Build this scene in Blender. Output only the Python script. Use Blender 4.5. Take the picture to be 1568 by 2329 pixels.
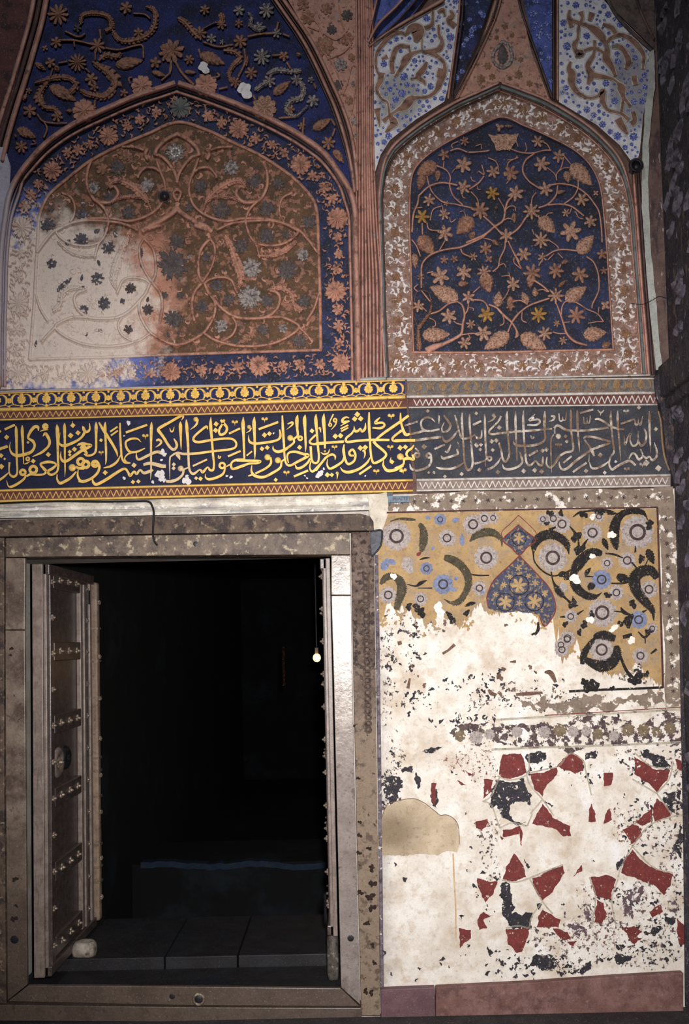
import bpy, bmesh, math, random
from mathutils import Vector, Matrix
from mathutils.geometry import tessellate_polygon
RN = random.Random(11)
sc = bpy.context.scene
for o in list(bpy.data.objects):
    bpy.data.objects.remove(o, do_unlink=True)

# ---------------------------------------------------------------- camera
IMG_W, IMG_H = 1568, 2329
F = 1900.0                      # focal length in pixels (28 mm shift lens)
TILT, ROLL = 0.0436, 0.0215
PPX, PPY = 784.0, 1378.0        # optical axis in the frame
DIST, EYE = 3.8, 1.7
cam_d = bpy.data.cameras.new('camera')
cam_d.sensor_fit = 'VERTICAL'
cam_d.sensor_height = 36.0
cam_d.lens = 36.0 * F / IMG_H
cam_d.shift_y = (PPY - IMG_H / 2) / IMG_H
cam_d.clip_start = 0.05
cam = bpy.data.objects.new('camera', cam_d)
sc.collection.objects.link(cam)
ct, st, cr, sr = math.cos(TILT), math.sin(TILT), math.cos(ROLL), math.sin(ROLL)
FWD = Vector((0, ct, st)); UP0 = Vector((0, -st, ct)); RT0 = Vector((1, 0, 0))
RT = RT0 * cr - UP0 * sr
UP = RT0 * sr + UP0 * cr
mw = Matrix((RT, UP, -FWD)).transposed().to_4x4()
mw.translation = Vector((0, -DIST, EYE))
cam.matrix_world = mw
sc.camera = cam

# ---------------------------------------------------------------- light, world, exposure
world = bpy.data.worlds.new('world'); sc.world = world
world.use_nodes = True
world.node_tree.nodes['Background'].inputs[0].default_value = (0.55, 0.62, 0.85, 1)
world.node_tree.nodes['Background'].inputs[1].default_value = 0.028
sd = bpy.data.lights.new('camera_flash', 'SPOT')
sd.energy = 800
sd.spot_size = math.radians(88); sd.spot_blend = 1.0
sd.shadow_soft_size = 0.05
sd.color = (1.0, 0.97, 0.955)
flash = bpy.data.objects.new('camera_flash', sd)
sc.collection.objects.link(flash)
flash.location = (0.06, -DIST + 0.02, EYE + 0.13)
aim = Vector((0.42, 0, 1.62)) - flash.location
flash.rotation_euler = aim.to_track_quat('-Z', 'Y').to_euler()
ad = bpy.data.lights.new('added_relief_light', 'AREA')      # added lamp high overhead, rakes the carving so its relief throws shadows
ad.shape = 'DISK'; ad.size = 0.45; ad.energy = 44; ad.color = (0.93, 0.96, 1.0)
relief_lamp = bpy.data.objects.new('added_relief_light', ad); sc.collection.objects.link(relief_lamp)
relief_lamp.location = (-0.6, -3.3, 5.3)
relief_lamp.rotation_euler = (Vector((0.1, 0, 2.5)) - relief_lamp.location).to_track_quat('-Z', 'Y').to_euler()
sc.view_settings.view_transform = 'Standard'
sc.view_settings.look = 'None'
sc.view_settings.gamma = 1.0
sc.view_settings.use_curve_mapping = False
sc.view_settings.exposure = 0.0

# ---------------------------------------------------------------- helpers
def W(px, py, Y=0.0):
    """point of the plane y = Y of the facade that a frame pixel looks at"""
    d = RT * ((px - PPX) / F) + UP * ((PPY - py) / F) + FWD
    t = (DIST + Y) / d.y
    return (d.x * t, Y, EYE + d.z * t)

def lin(c):
    if isinstance(c, str):
        c = tuple(int(c[i:i + 2], 16) / 255 for i in (0, 2, 4))
    return tuple(v / 12.92 if v <= .04045 else ((v + .055) / 1.055) ** 2.4 for v in c) + (1.0,)

class MB:
    def __init__(s): s.v = []; s.f = []
    def add(s, vs, fs):
        b = len(s.v); s.v.extend(vs); s.f.extend([tuple(i + b for i in f) for f in fs])
    def box(s, x0, x1, y0, y1, z0, z1):
        s.add([(x, y, z) for x in (x0, x1) for y in (y0, y1) for z in (z0, z1)],
              [(0, 1, 3, 2), (4, 6, 7, 5), (0, 4, 5, 1), (2, 3, 7, 6), (0, 2, 6, 4), (1, 5, 7, 3)])

OFF = {}
def obj(name, mb, m, parent=None, label=None, cat=None, group=None, kind=None, smooth=False, bev=0):
    off = OFF.get(parent.name, (0, 0, 0)) if parent else None
    me = bpy.data.meshes.new(name)
    vs = mb.v
    loc = (0, 0, 0)
    if parent:
        vs = [(x - off[0], y - off[1], z - off[2]) for x, y, z in vs]
    else:
        xs = [v[0] for v in vs]; ys = [v[1] for v in vs]; zs = [v[2] for v in vs]
        loc = ((min(xs) + max(xs)) / 2, (min(ys) + max(ys)) / 2, min(zs))
        vs = [(x - loc[0], y - loc[1], z - loc[2]) for x, y, z in vs]
    me.from_pydata(vs, [], mb.f)
    me.validate(); me.update()
    bm = bmesh.new(); bm.from_mesh(me)
    bmesh.ops.recalc_face_normals(bm, faces=bm.faces)
    bm.to_mesh(me); bm.free()
    if smooth:
        for p in me.polygons: p.use_smooth = True
    me.materials.append(m)
    o = bpy.data.objects.new(name, me); sc.collection.objects.link(o)
    o.location = loc
    if parent:
        o.parent = parent; OFF[o.name] = off
    else:
        OFF[o.name] = loc
    if bev:
        b = o.modifiers.new('bevel', 'BEVEL'); b.width = bev; b.segments = 2; b.limit_method = 'ANGLE'
    tag(o, label, cat, group, kind)
    return o

def tag(o, label=None, cat=None, group=None, kind=None):
    if label: o['label'] = label
    if cat: o['category'] = cat
    if group: o['group'] = group
    if kind: o['kind'] = kind

def thing(name, loc, label, cat, group=None, kind=None):
    o = bpy.data.objects.new(name, None); sc.collection.objects.link(o)
    o.location = loc; o.empty_display_size = .05; OFF[o.name] = tuple(loc)
    tag(o, label, cat, group, kind)
    return o

# ---------------------------------------------------------------- materials
MATS = {}
def mat(name, c1, c2=None, sc1=30, layers=(), rough=.85, bump=.25, bscale=160, metal=0.0, spec=.3, lo=.35, hi=.65, emit=None, bdist=.004, alpha=None, dirt=.42):
    if name in MATS: return MATS[name]
    m = bpy.data.materials.new(name); m.use_nodes = True; MATS[name] = m
    nt = m.node_tree; N = nt.nodes; L = nt.links
    bs = N['Principled BSDF']
    bs.inputs['Metallic'].default_value = metal
    bs.inputs['Specular IOR Level'].default_value = spec
    bs.inputs['Roughness'].default_value = rough
    pos = N.new('ShaderNodeNewGeometry').outputs['Position']
    def noise(scale, seed=0, detail=5, stretch=None, ro=.6):
        mp = N.new('ShaderNodeMapping'); L.new(pos, mp.inputs['Vector'])
        mp.inputs['Location'].default_value = (seed * 3.17, seed * 1.3, seed * 7.77)
        if stretch: mp.inputs['Scale'].default_value = stretch
        n = N.new('ShaderNodeTexNoise'); L.new(mp.outputs[0], n.inputs['Vector'])
        n.inputs['Scale'].default_value = scale; n.inputs['Detail'].default_value = detail
        n.inputs['Roughness'].default_value = ro
        return n.outputs['Fac']
    def mrange(s, a, b, c=0., d=1.):
        r = N.new('ShaderNodeMapRange'); r.interpolation_type = 'SMOOTHSTEP'
        L.new(s, r.inputs[0])
        for i, v in enumerate((a, b, c, d)): r.inputs[i + 1].default_value = v
        return r.outputs[0]
    def math_(op, a, b):
        n = N.new('ShaderNodeMath'); n.operation = op
        for i, v in enumerate((a, b)):
            if isinstance(v, (int, float)): n.inputs[i].default_value = v
            else: L.new(v, n.inputs[i])
        return n.outputs[0]
    def mix(fac, a, b):
        n = N.new('ShaderNodeMix'); n.data_type = 'RGBA'
        if isinstance(fac, (int, float)): n.inputs[0].default_value = fac
        else: L.new(fac, n.inputs[0])
        for i, v in ((6, a), (7, b)):
            if isinstance(v, tuple): n.inputs[i].default_value = v
            else: L.new(v, n.inputs[i])
        return n.outputs[2]
    seed = (sum(ord(ch) for ch in name) % 37) + .3
    col = mix(mrange(noise(sc1, seed), lo, hi), lin(c1), lin(c2 or c1))
    for ly in layers:
        k = ly[0]
        if k == 'n':      # colour, scale, lo, hi, seed, strength
            _, c, s, a, b, sd_, *r = ly
            fac = mrange(noise(s, sd_, 6), a, b, 0, r[0] if r else 1)
            if len(r) > 1: fac = mrange(noise(s, sd_, 6, r[1]), a, b, 0, r[0])
        elif k == 'r':    # colour, (cx,cz,rx,rz), inner, outer, noise scale, noise amount, strength
            _, c, (cx, cz, rx, rz), a, b, s, am, *r = ly
            sx = N.new('ShaderNodeSeparateXYZ'); L.new(pos, sx.inputs[0])
            dx = math_('DIVIDE', math_('SUBTRACT', sx.outputs[0], cx), rx)
            dz = math_('DIVIDE', math_('SUBTRACT', sx.outputs[2], cz), rz)
            d = math_('SQRT', math_('ADD', math_('MULTIPLY', dx, dx), math_('MULTIPLY', dz, dz)), 0)
            d = math_('ADD', d, math_('MULTIPLY', math_('SUBTRACT', noise(s, 5, 6), .5), am))
            fac = mrange(d, a, b, r[0] if r else 1, 0)
        elif k == 'g':    # colour, axis, from, to, noise scale, noise amount, strength
            _, c, ax, a, b, s, am, *r = ly
            sx = N.new('ShaderNodeSeparateXYZ'); L.new(pos, sx.inputs[0])
            d = math_('ADD', sx.outputs[ax], math_('MULTIPLY', math_('SUBTRACT', noise(s, 9, 6), .5), am))
            fac = mrange(d, a, b, 0, r[0] if r else 1)
        col = mix(fac, col, lin(c))
    if dirt and not emit:     # handling, soot and dust: fine stains on everything old
        col = mix(mrange(noise(48, seed + 11, 7, ro=.72), .5, .72, 0, dirt), col, lin('3a2e2a'))
        col = mix(mrange(noise(170, seed + 17, 4, ro=.7), .52, .70, 0, dirt * .7), col, lin('4a3f3a'))
        col = mix(mrange(noise(130, seed + 23, 4, ro=.7), .56, .74, 0, dirt * .55), col, lin('cfc4ba'))
    L.new(col, bs.inputs['Base Color'])
    if bump:
        b = N.new('ShaderNodeBump'); b.inputs['Strength'].default_value = bump
        b.inputs['Distance'].default_value = bdist
        L.new(noise(bscale, seed + 2, 4), b.inputs['Height']); L.new(b.outputs[0], bs.inputs['Normal'])
    if alpha:     # worn-through paint: (scale, lo, hi, seed)
        L.new(mrange(noise(alpha[0], alpha[3], 7, ro=.65), alpha[1], alpha[2], 1, 0), bs.inputs['Alpha'])
    if emit:
        bs.inputs['Emission Color'].default_value = lin(emit[0]); bs.inputs['Emission Strength'].default_value = emit[1]
    return m

# ---------------------------------------------------------------- relief builders (plane coordinates u, v, height towards the viewer)
def facade(y0):
    return lambda u, v, h: W(u, v, y0 - h)

def smooth_pts(pts, step):
    """Catmull-Rom through (u, v, w) points"""
    if len(pts) < 3:
        a, b = pts[0], pts[-1]
        n = max(1, int(math.hypot(b[0] - a[0], b[1] - a[1]) / step))
        return [tuple(a[k] + (b[k] - a[k]) * i / n for k in range(3)) for i in range(n + 1)]
    out = []
    P = [tuple(2 * pts[0][k] - pts[1][k] for k in range(3))] + list(pts) + [tuple(2 * pts[-1][k] - pts[-2][k] for k in range(3))]
    for i in range(1, len(P) - 2):
        p0, p1, p2, p3 = P[i - 1:i + 3]
        n = max(1, int(math.hypot(p2[0] - p1[0], p2[1] - p1[1]) / step + .5))
        for j in range(n):
            t = j / n
            q = []
            for k in range(3):
                q.append(.5 * (2 * p1[k] + (p2[k] - p0[k]) * t + (2 * p0[k] - 5 * p1[k] + 4 * p2[k] - p3[k]) * t * t + (3 * p1[k] - p0[k] - 3 * p2[k] + p3[k]) * t ** 3))
            q[2] = max(q[2], .05)
            out.append(tuple(q))
    out.append(pts[-1])
    return out

PROF = {'round': [(-1, 0), (-.8, .6), (-.4, .93), (0, 1), (.4, .93), (.8, .6), (1, 0)],
        'flat': [(-1, 0), (-.86, 1), (.86, 1), (1, 0)],
        'ridge': [(-1, 0), (-.5, .55), (0, 1), (.5, .55), (1, 0)],
        'cove': [(-1, 0), (-.85, .8), (-.4, .45), (.1, .6), (.5, 1), (.85, .9), (1, 0)],
        'groove': [(-1, 0), (-.9, 1), (-.45, 1), (-.3, .3), (.3, .3), (.45, 1), (.9, 1), (1, 0)]}
JC = [0]
def jit():
    JC[0] = (JC[0] + 37) % 101       # crossing strokes never share one plane
    return .94 + .0012 * JC[0]

def stroke(mb, fn, pts, h, prof='round', step=2.0, closed=False, hw=False):
    pr = PROF[prof]; K = len(pr); h = h * jit()
    P = smooth_pts([(p + (1,))[:3] if len(p) == 2 else p for p in pts], step)
    n = len(P); vs = []
    for i, (u, v, w) in enumerate(P):
        a = P[max(0, i - 1)]; b = P[min(n - 1, i + 1)]
        tx, ty = b[0] - a[0], b[1] - a[1]
        l = math.hypot(tx, ty) or 1
        nx, ny = -ty / l, tx / l
        hh = h * min(1, w / hw) if hw else h
        for s, q in pr:
            vs.append(fn(u + nx * s * w / 2, v + ny * s * w / 2, hh * q))
    fs = [(i * K + k, i * K + k + 1, (i + 1) * K + k + 1, (i + 1) * K + k) for i in range(n - 1) for k in range(K - 1)]
    fs.append(tuple(range(K))); fs.append(tuple((n - 1) * K + k for k in range(K)))
    mb.add(vs, fs)

def area(p):
    return sum(p[i][0] * p[(i + 1) % len(p)][1] - p[(i + 1) % len(p)][0] * p[i][1] for i in range(len(p))) / 2

def rough_line(pts, amp, step, rnd=RN, closed=True):
    for _ in range(9):
        out = rough_once(pts, amp, step, rnd, closed)
        if not closed: return out
        t = sum(abs(area([out[i] for i in q])) for q in tessellate_polygon([[Vector((u, v, 0)) for u, v in out]]))
        if abs(t - abs(area(out))) < .01 * t: return out
        amp *= .8
    return list(pts)

def rough_once(pts, amp, step, rnd=RN, closed=True):
    """fractal edge for flaked paint and plaster"""
    P = list(pts)
    seg = list(zip(P, P[1:] + P[:1])) if closed else list(zip(P, P[1:]))
    out = []
    def sub(a, b, am):
        l = math.hypot(b[0] - a[0], b[1] - a[1])
        if l < step: return [a]
        k = rnd.uniform(-am, am) * l
        m = ((a[0] + b[0]) / 2 - (b[1] - a[1]) / l * k, (a[1] + b[1]) / 2 + (b[0] - a[0]) / l * k)
        return sub(a, m, am) + sub(m, b, am)
    for a, b in seg: out += sub(a, b, amp)
    if not closed: out.append(P[-1])
    return out

def poly(mb, fn, pts, h):
    n = len(pts); h = h + (jit() - .94) * .001
    vs = [fn(u, v, h) for u, v in pts] + [fn(u, v, 0) for u, v in pts]
    tri = tessellate_polygon([[Vector((u, v, 0)) for u, v in pts]])
    mb.add(vs, [tuple(q) for q in tri] + [(i, (i + 1) % n, n + (i + 1) % n, n + i) for i in range(n)])

def star(mb, fn, cx, cy, r, n, h, rot=None, inner=.55, sharp=1.0, boss=True, jag=.06, sub=4):
    if rot is None: rot = RN.uniform(0, 6.28)
    m = n * sub * 2
    ring0, ring1, ring2 = [], [], []
    for i in range(m):
        a = rot + 2 * math.pi * i / m
        c = abs(math.cos(n * (a - rot) / 2))
        rr = r * (inner + (1 - inner) * c ** sharp) * (1 + RN.uniform(-jag, jag))
        ring0.append(fn(cx + rr * math.cos(a), cy + rr * math.sin(a), 0))
        ring1.append(fn(cx + rr * .93 * math.cos(a), cy + rr * .93 * math.sin(a), h * (.35 + .3 * c)))
        ring2.append(fn(cx + r * .36 * math.cos(a), cy + r * .36 * math.sin(a), h * (.55 + .3 * c)))
    fs = []
    for i in range(m):
        j = (i + 1) % m
        fs.append((i, j, m + j, m + i)); fs.append((m + i, m + j, 2 * m + j, 2 * m + i))
    vs = ring0 + ring1 + ring2
    vs.append(fn(cx, cy, h * (1.0 if boss else .4)))
    fs += [(2 * m + i, 2 * m + (i + 1) % m, 3 * m) for i in range(m)]
    mb.add(vs, fs)

def rosette(mb, fn, cx, cy, r, n, h, inner=.82):
    star(mb, fn, cx, cy, r, n, h, inner=inner, sharp=.7, jag=.02)

def dome(mb, fn, cx, cy, r, h, ry=None, seg=14, rings=4):
    ry = ry or r
    vs = []; fs = []
    for k in range(rings):
        t = k / rings * math.pi / 2
        for i in range(seg):
            a = 2 * math.pi * i / seg
            vs.append(fn(cx + r * math.cos(t) * math.cos(a), cy + ry * math.cos(t) * math.sin(a), h * math.sin(t)))
    vs.append(fn(cx, cy, h))
    for k in range(rings - 1):
        for i in range(seg):
            j = (i + 1) % seg
            fs.append((k * seg + i, k * seg + j, (k + 1) * seg + j, (k + 1) * seg + i))
    fs += [((rings - 1) * seg + i, (rings - 1) * seg + (i + 1) % seg, rings * seg) for i in range(seg)]
    mb.add(vs, fs)

def ring(mb, fn, cx, cy, R, w, h, seg=26, prof='round', squash=1.0):
    pts = [(cx + R * math.cos(2 * math.pi * i / seg), cy + squash * R * math.sin(2 * math.pi * i / seg), w) for i in range(seg + 1)]
    stroke(mb, fn, pts, h, prof, step=99)

def leaf(mb, fn, bx, by, tx, ty, w, h, serr=.12, curve=.0, nt=12, knob=0.0):
    L_ = math.hypot(tx - bx, ty - by) or 1
    ux, uy = (tx - bx) / L_, (ty - by) / L_
    vs = []; fs = []; S = (-1, -.75, -.4, 0, .4, .75, 1); K = len(S)
    for i in range(nt + 1):
        t = i / nt
        hw = w / 2 * (math.sin(math.pi * min(1, t ** .72)) ** .8 + .04)
        hw *= 1 + serr * (1 if i % 2 else -1)
        cv = curve * L_ * math.sin(math.pi * t)
        for s in S:
            hh = h * (1 - s * s) ** .5 * (.35 + .65 * math.sin(math.pi * min(1, t * .9 + .08)))
            if knob and abs(s) < .8: hh *= 1 + knob * RN.uniform(-1, 1)
            vs.append(fn(bx + ux * L_ * t - uy * (hw * s + cv), by + uy * L_ * t + ux * (hw * s + cv), hh))
    fs = [(i * K + k, i * K + k + 1, (i + 1) * K + k + 1, (i + 1) * K + k) for i in range(nt) for k in range(K - 1)]
    mb.add(vs, fs)

def acanthus(mb, fn, pts, h):
    """carved scroll leaf: a rounded spine with curling lobes on both sides"""
    P = smooth_pts(pts, 4.0)
    stroke(mb, fn, [(x, y, max(1.2, w * .5)) for x, y, w in pts], h * 1.1, 'round', 3.0)
    for i in range(1, len(P) - 1):
        x, y, w = P[i]
        if w < 6 or i % max(1, int(w / 7.5)): continue
        tx, ty = P[i + 1][0] - P[i - 1][0], P[i + 1][1] - P[i - 1][1]; l = math.hypot(tx, ty) or 1
        a = math.atan2(ty, tx)
        for sg in (-1, 1):
            b = a + sg * RN.uniform(.75, 1.15); r = w * RN.uniform(.5, .68)
            leaf(mb, fn, x, y, x + r * math.cos(b), y + r * math.sin(b), r * .8, h * .85, serr=.05, curve=.12 * sg, nt=6)

def blob(mb, fn, cx, cy, r, h, irr=.35, n=18):
    ph = [RN.uniform(0, 6.28) for _ in range(4)]
    pts = []
    for i in range(n):
        a = 2 * math.pi * i / n
        k = 1 + irr * (.5 * math.sin(2 * a + ph[0]) + .35 * math.sin(3 * a + ph[1]) + .3 * math.sin(5 * a + ph[2])) + RN.uniform(-.06, .06)
        pts.append((cx + r * k * math.cos(a), cy + r * k * math.sin(a)))
    poly(mb, fn, pts, h)

def heart(mb, fn, x, y, s, h):
    for dx in (-.55, .55):
        dome(mb, fn, x + dx * s, y - .25 * s, .5 * s, h)
    stroke(mb, fn, [(x - .3 * s, y, .5 * s), (x + .3 * s, y, .5 * s)], h, step=9)
    stroke(mb, fn, [(x, y - .05 * s, .55 * s), (x, y + .55 * s, .28 * s), (x, y + 1.15 * s, .05)], h, step=2)

def parse(txt, scale=.125):
    ox = oy = 0; s = scale; col = None; mir = None; out = []
    for ln in txt.strip().splitlines():
        t = ln.split()
        if not t: continue
        if t[0] == 'T':
            ox, oy = float(t[1]), float(t[2]); s = float(t[3]) if len(t) > 3 else scale
        elif t[0] == 'C': col = t[1]
        elif t[0] == 'M': mir = float(t[1])
        else:
            pts = []; rest = []
            for q in t[1:]:
                if ',' in q:
                    c = [float(z) for z in q.split(',')]
                    pts.append((ox + c[0] * s, oy + c[1] * s) + ((c[2] * s,) if len(c) > 2 else ()))
                else:
                    try: rest.append(float(q))
                    except ValueError: rest.append(q)
            rec = [t[0], col, pts, rest, s]
            out.append(rec)
            if mir is not None:
                out.append([t[0], col, [(2 * mir - p[0],) + tuple(p[1:]) for p in pts], rest, s])
    return out

def wpts(rec):
    k, col, pts, rest, s = rec
    w = rest[0] * s
    if w == 0:
        lw = None; o = []
        for p in pts:
            if len(p) > 2: lw = p[2]
            o.append((p[0], p[1], lw if lw is not None else 3))
        return o
    o = [(p[0], p[1], p[2] if len(p) > 2 else w) for p in pts]
    return o

def inside(p, pg):
    x, y = p; c = False; n = len(pg)
    for i in range(n):
        x0, y0 = pg[i]; x1, y1 = pg[(i + 1) % n]
        if (y0 > y) != (y1 > y) and x < (x1 - x0) * (y - y0) / (y1 - y0) + x0: c = not c
    return c
D_BLUE_LEFT = '''
T 0 10 .2551
f 520,90 100 10 b
f 690,520 85 12 b
f 870,370 75 8 b
f 500,340 55 6 b
f 450,520 50 5 b
f 815,665 62 6 b
f 265,950 65 6 b
f 190,1270 60 7 b
f 1385,520 55 5 b
f 1500,430 90 8 b
f 1125,30 60 6 b
f 1235,255 50 6 b
f 840,740 42 5 b
f 1105,790 40 5 b
f 510,1000 55 6 b
f 255,770 30 5 b
f 400,390 30 4 b
f 690,210 40 5 k
b 1030,545 1275,500 110 b
b 440,730 680,860 110 b
b 150,1110 320,1190 90 b
b 310,520 410,590 50 b
b 1355,600 1480,640 50 b
b 210,860 240,790 40 b
b 130,1180 150,1170 40 b
b 640,950 590,950 40 b
b 520,600 490,540 50 b
h 750,950 110 b
h 1265,730 100 b
s 0 720,180,40 740,100,50 850,80,50 960,110,50 1000,200,50 940,240,40
s 0 1000,230,40 1070,320,60 1200,320,70 1330,260,60 1390,150,60 1370,50,50 1300,20,30
s 0 310,700,30 420,670,50 520,650,60 620,660,50 680,720,70 620,800,40
s 0 430,690,40 360,780,80 350,850,80 400,920,60 480,930,50 540,990,40
s 0 880,500,60 950,450,70 1040,470,60 1080,430,40
s 0 820,510,30 910,570,80 1000,640,110 1030,720,90 940,820,80 830,810,60 760,790,50 710,760,30
s 22 520,320 650,320 750,340 830,360
s 20 940,390 1060,405 1200,370 1270,370 1280,480
s 18 850,430 850,500
s 20 600,510 520,525
s 18 660,330 665,380
s 22 850,850 840,930
s 20 330,980 380,1040 480,1060 600,1060
s 20 390,1040 420,1110 390,1190
s 18 470,570 450,650
s 20 1530,500 1520,600 1440,680
s 18 760,570 800,610
s 22 890,220 900,310
s 18 1190,80 1290,90 1340,130
s 20 580,240 700,290 760,260
s 18 270,1250 320,1240 290,1210
s 18 1160,710 1150,660 1180,650
T 380 10 .3061
f 40,345 95 8 b
f 165,410 40 6 b
f 545,275 55 7 b
f 705,390 65 9 w
f 625,510 50 7 b
f 760,570 50 7 w
f 740,45 60 8 w
f 535,45 45 6 w
f 815,215 38 6 w
f 870,385 40 5 b
f 1085,715 50 6 w
f 1200,1030 55 7 b
f 1070,560 26 5 w
f 410,280 22 5 w
f 510,580 45 7 b
f 965,560 45 7 w
f 920,780 35 5 b
f 245,215 55 8 b
f 330,255 40 6 w
f 405,150 40 6 b
f 280,40 40 6 b
f 535,140 34 6 b
f 685,165 40 6 w
f 1000,905 30 5 b
f 800,1120 1 3 b
w 275,470 40
w 580,640 55
b 245,370 430,445 90 b
b 790,670 920,570 70 b
b 1085,930 1220,850 70 b
b 1240,1080 1315,1180 60 b
b 130,500 220,510 34 b
b 590,460 600,380 30 b
b 985,360 970,390 40 b
b 1110,630 1090,580 24 b
h 290,600 90 p
h 725,770 95 w
s 0 80,100,40 130,130,50 190,200,60 240,250,50
s 0 420,340,50 500,350,50 545,400,50 490,460,40 460,530,36 500,590,40
s 0 740,520,40 830,490,50 930,500,50 1000,490,30
s 0 950,540,30 1010,610,46 1000,690,46 920,720,50 890,790,40 960,830,30 1050,750,20
s 0 400,60,50 410,130,40 350,140,20 270,180,20
s 0 600,60,30 630,100,30 620,150,40 680,190,36 740,170,30
s 0 650,640,40 710,600,40 760,570,40
s 18 270,280 380,315 490,300
s 20 600,240 700,220 800,215
s 18 575,330 580,430 530,540
s 18 235,330 255,400
s 18 30,420 20,520
s 22 65,430 110,510 200,600
s 18 640,670 660,720
s 18 340,550 390,530 370,510
s 18 385,630 450,615
s 18 830,845 960,835
s 18 1020,840 1010,960 1040,1010
s 18 780,380 850,375
s 18 890,430 920,480
s 18 860,220 910,240
s 20 1220,850 1250,900
s 18 1250,920 1230,980
s 18 830,130 815,190
'''
D_DADO = '''
T 840 1600 .4643
C red
p 655,250 745,245 770,340 690,370 635,355
p 790,345 920,315 920,350 870,400 850,460 810,420
p 985,240 1045,275 1050,330 1010,345 920,310 950,270
p 1300,260 1390,320 1475,325 1465,370 1410,435 1380,400 1300,345
p 850,490 890,540 900,560 985,600 990,650 950,650 900,610 800,590
p 1150,340 1195,340 1185,400 1150,405
p 565,370 610,375 600,430 555,470
p 520,580 580,565 590,590 550,620 525,610
p 655,620 740,600 735,640 655,655
p 710,735 740,770 770,850 720,870 655,860 670,800
p 800,855 950,795 960,830 910,900 850,965 820,930
p 530,855 630,870 610,930 570,975 545,920
p 850,1010 940,1060 930,1095 820,1095 830,1040
p 670,1105 780,1100 780,1140 750,1215 720,1220 680,1180
p 1290,715 1340,770 1400,810 1490,835 1480,890 1445,940 1370,880 1300,850 1235,830 1250,760
p 1410,465 1470,520 1480,550 1400,580 1395,500
p 1085,850 1165,840 1210,860 1190,920 1180,960 1120,950 1100,920
p 1115,960 1150,980 1165,1030 1140,1080 1100,1075
p 1090,490 1110,540 1110,580 1075,580
p 1180,510 1190,570 1150,590 1160,540
p 305,390 330,390 320,500 305,460
p 430,280 460,320 510,350 490,355 450,310
p 430,375 480,400 450,400
p 440,1100 500,1110 500,1150 445,1200
p 530,1060 560,1020 610,1040 560,1060 580,1100 540,1110
p 1240,620 1290,590 1320,600 1340,640 1285,690
p 1300,580 1350,540 1390,510 1380,580 1340,600
p 900,1100 970,1120 990,1150 950,1160
p 1370,1020 1430,985 1440,1020 1390,1050
p 1500,270 1530,280 1540,330 1510,320
p 1510,1050 1540,1080 1550,1180 1520,1180
p 1000,850 1040,790 1045,820
p 640,640 660,660 650,670
p 740,690 735,630 740,600 750,700
p 1240,1100 1300,1090 1340,1120 1280,1160
p 1270,1150 1340,1150 1300,1180
p 970,1170 1020,1165 1000,1190
C black
p 625,375 760,365 800,450 790,500 740,480 690,500 690,550 770,580 650,560 600,480
p 770,250 865,240 865,275 780,290
p 780,290 800,330 775,335
p 1320,220 1400,250 1480,310 1470,330 1390,300 1340,260
p 90,360 150,360 140,440 110,500 80,450
p 160,320 215,310 210,340 160,340
p 650,880 690,870 700,960 700,1030 800,1020 800,1090 680,1090 650,1000
p 800,1240 910,1230 910,1290 850,1310 800,1280
p 1030,1320 1090,1260 1090,1280 1050,1330
p 1440,440 1500,430 1500,540 1460,490
p 1060,245 1120,235 1100,270 1060,280
p 230,330 250,410 240,420
p 325,420 335,420 330,510 310,500
p 155,710 205,710 205,735 160,735
p 225,705 255,705 250,730
p 1210,780 1250,740 1260,760 1220,820
p 260,235 300,215 360,210 340,225 290,240
p 860,470 905,500 895,510 870,490
p 760,760 790,800 780,810
p 820,980 850,985 830,1010
p 1190,1240 1290,1230 1280,1260 1210,1270
p 1380,1110 1440,1100 1400,1140
p 1450,1040 1500,1050 1480,1090
p 570,1320 595,1310 585,1340
p 700,1290 730,1285 720,1310
p 580,1190 610,1220 600,1240
p 1440,1250 1470,1240 1460,1270
p 1210,1180 1260,1190 1220,1210
p 920,1310 960,1330 940,1340
p 1500,430 1530,440 1520,480
p 1520,620 1545,640 1530,760
p 165,850 190,855 180,875
p 120,780 135,785 125,800
p 170,560 200,555 190,570
p 60,1210 85,1220 70,1240
p 440,1040 470,1035 450,1070
p 480,1180 495,1180 485,1200
p 640,430 600,470 590,520 620,500
C purp
p 1220,900 1330,880 1330,960 1290,1060 1230,1000
p 1020,985 1090,970 1090,1080 1040,1080
p 950,1080 1060,1100 1080,1150 1010,1160
p 1190,1010 1210,1080 1150,1100 1170,1050
p 1480,950 1520,1000 1500,1040
p 1350,480 1390,470 1370,520
p 960,1015 965,1050 955,1050
p 1490,690 1510,760 1480,780
C line
s 7 785,250 775,345 690,375 630,355
s 7 770,345 850,325 930,305 985,245 1050,280 1060,330
s 7 770,345 790,400 850,470 905,550
s 7 850,470 790,540
s 7 640,610 700,585 775,600
s 7 640,610 600,500 555,478
s 7 650,865 720,875 785,855 870,820 950,790
s 7 785,855 850,970 900,1030
s 7 850,970 800,1040 785,1100
s 7 670,1100 730,1090 800,1105
s 7 1290,700 1240,790 1220,850
s 7 1290,700 1370,600 1480,555 1568,545
s 7 1290,700 1390,800 1490,830
s 7 1410,440 1290,370
s 7 1410,440 1470,370 1490,280
s 7 1410,440 1485,545
s 7 1300,240 1380,305 1480,320
s 7 1080,850 1110,950 1090,1100
s 7 1210,1090 1190,960 1220,860
s 7 1050,280 1090,450
s 7 640,360 600,450 560,480
s 7 775,600 800,540
'''
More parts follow.
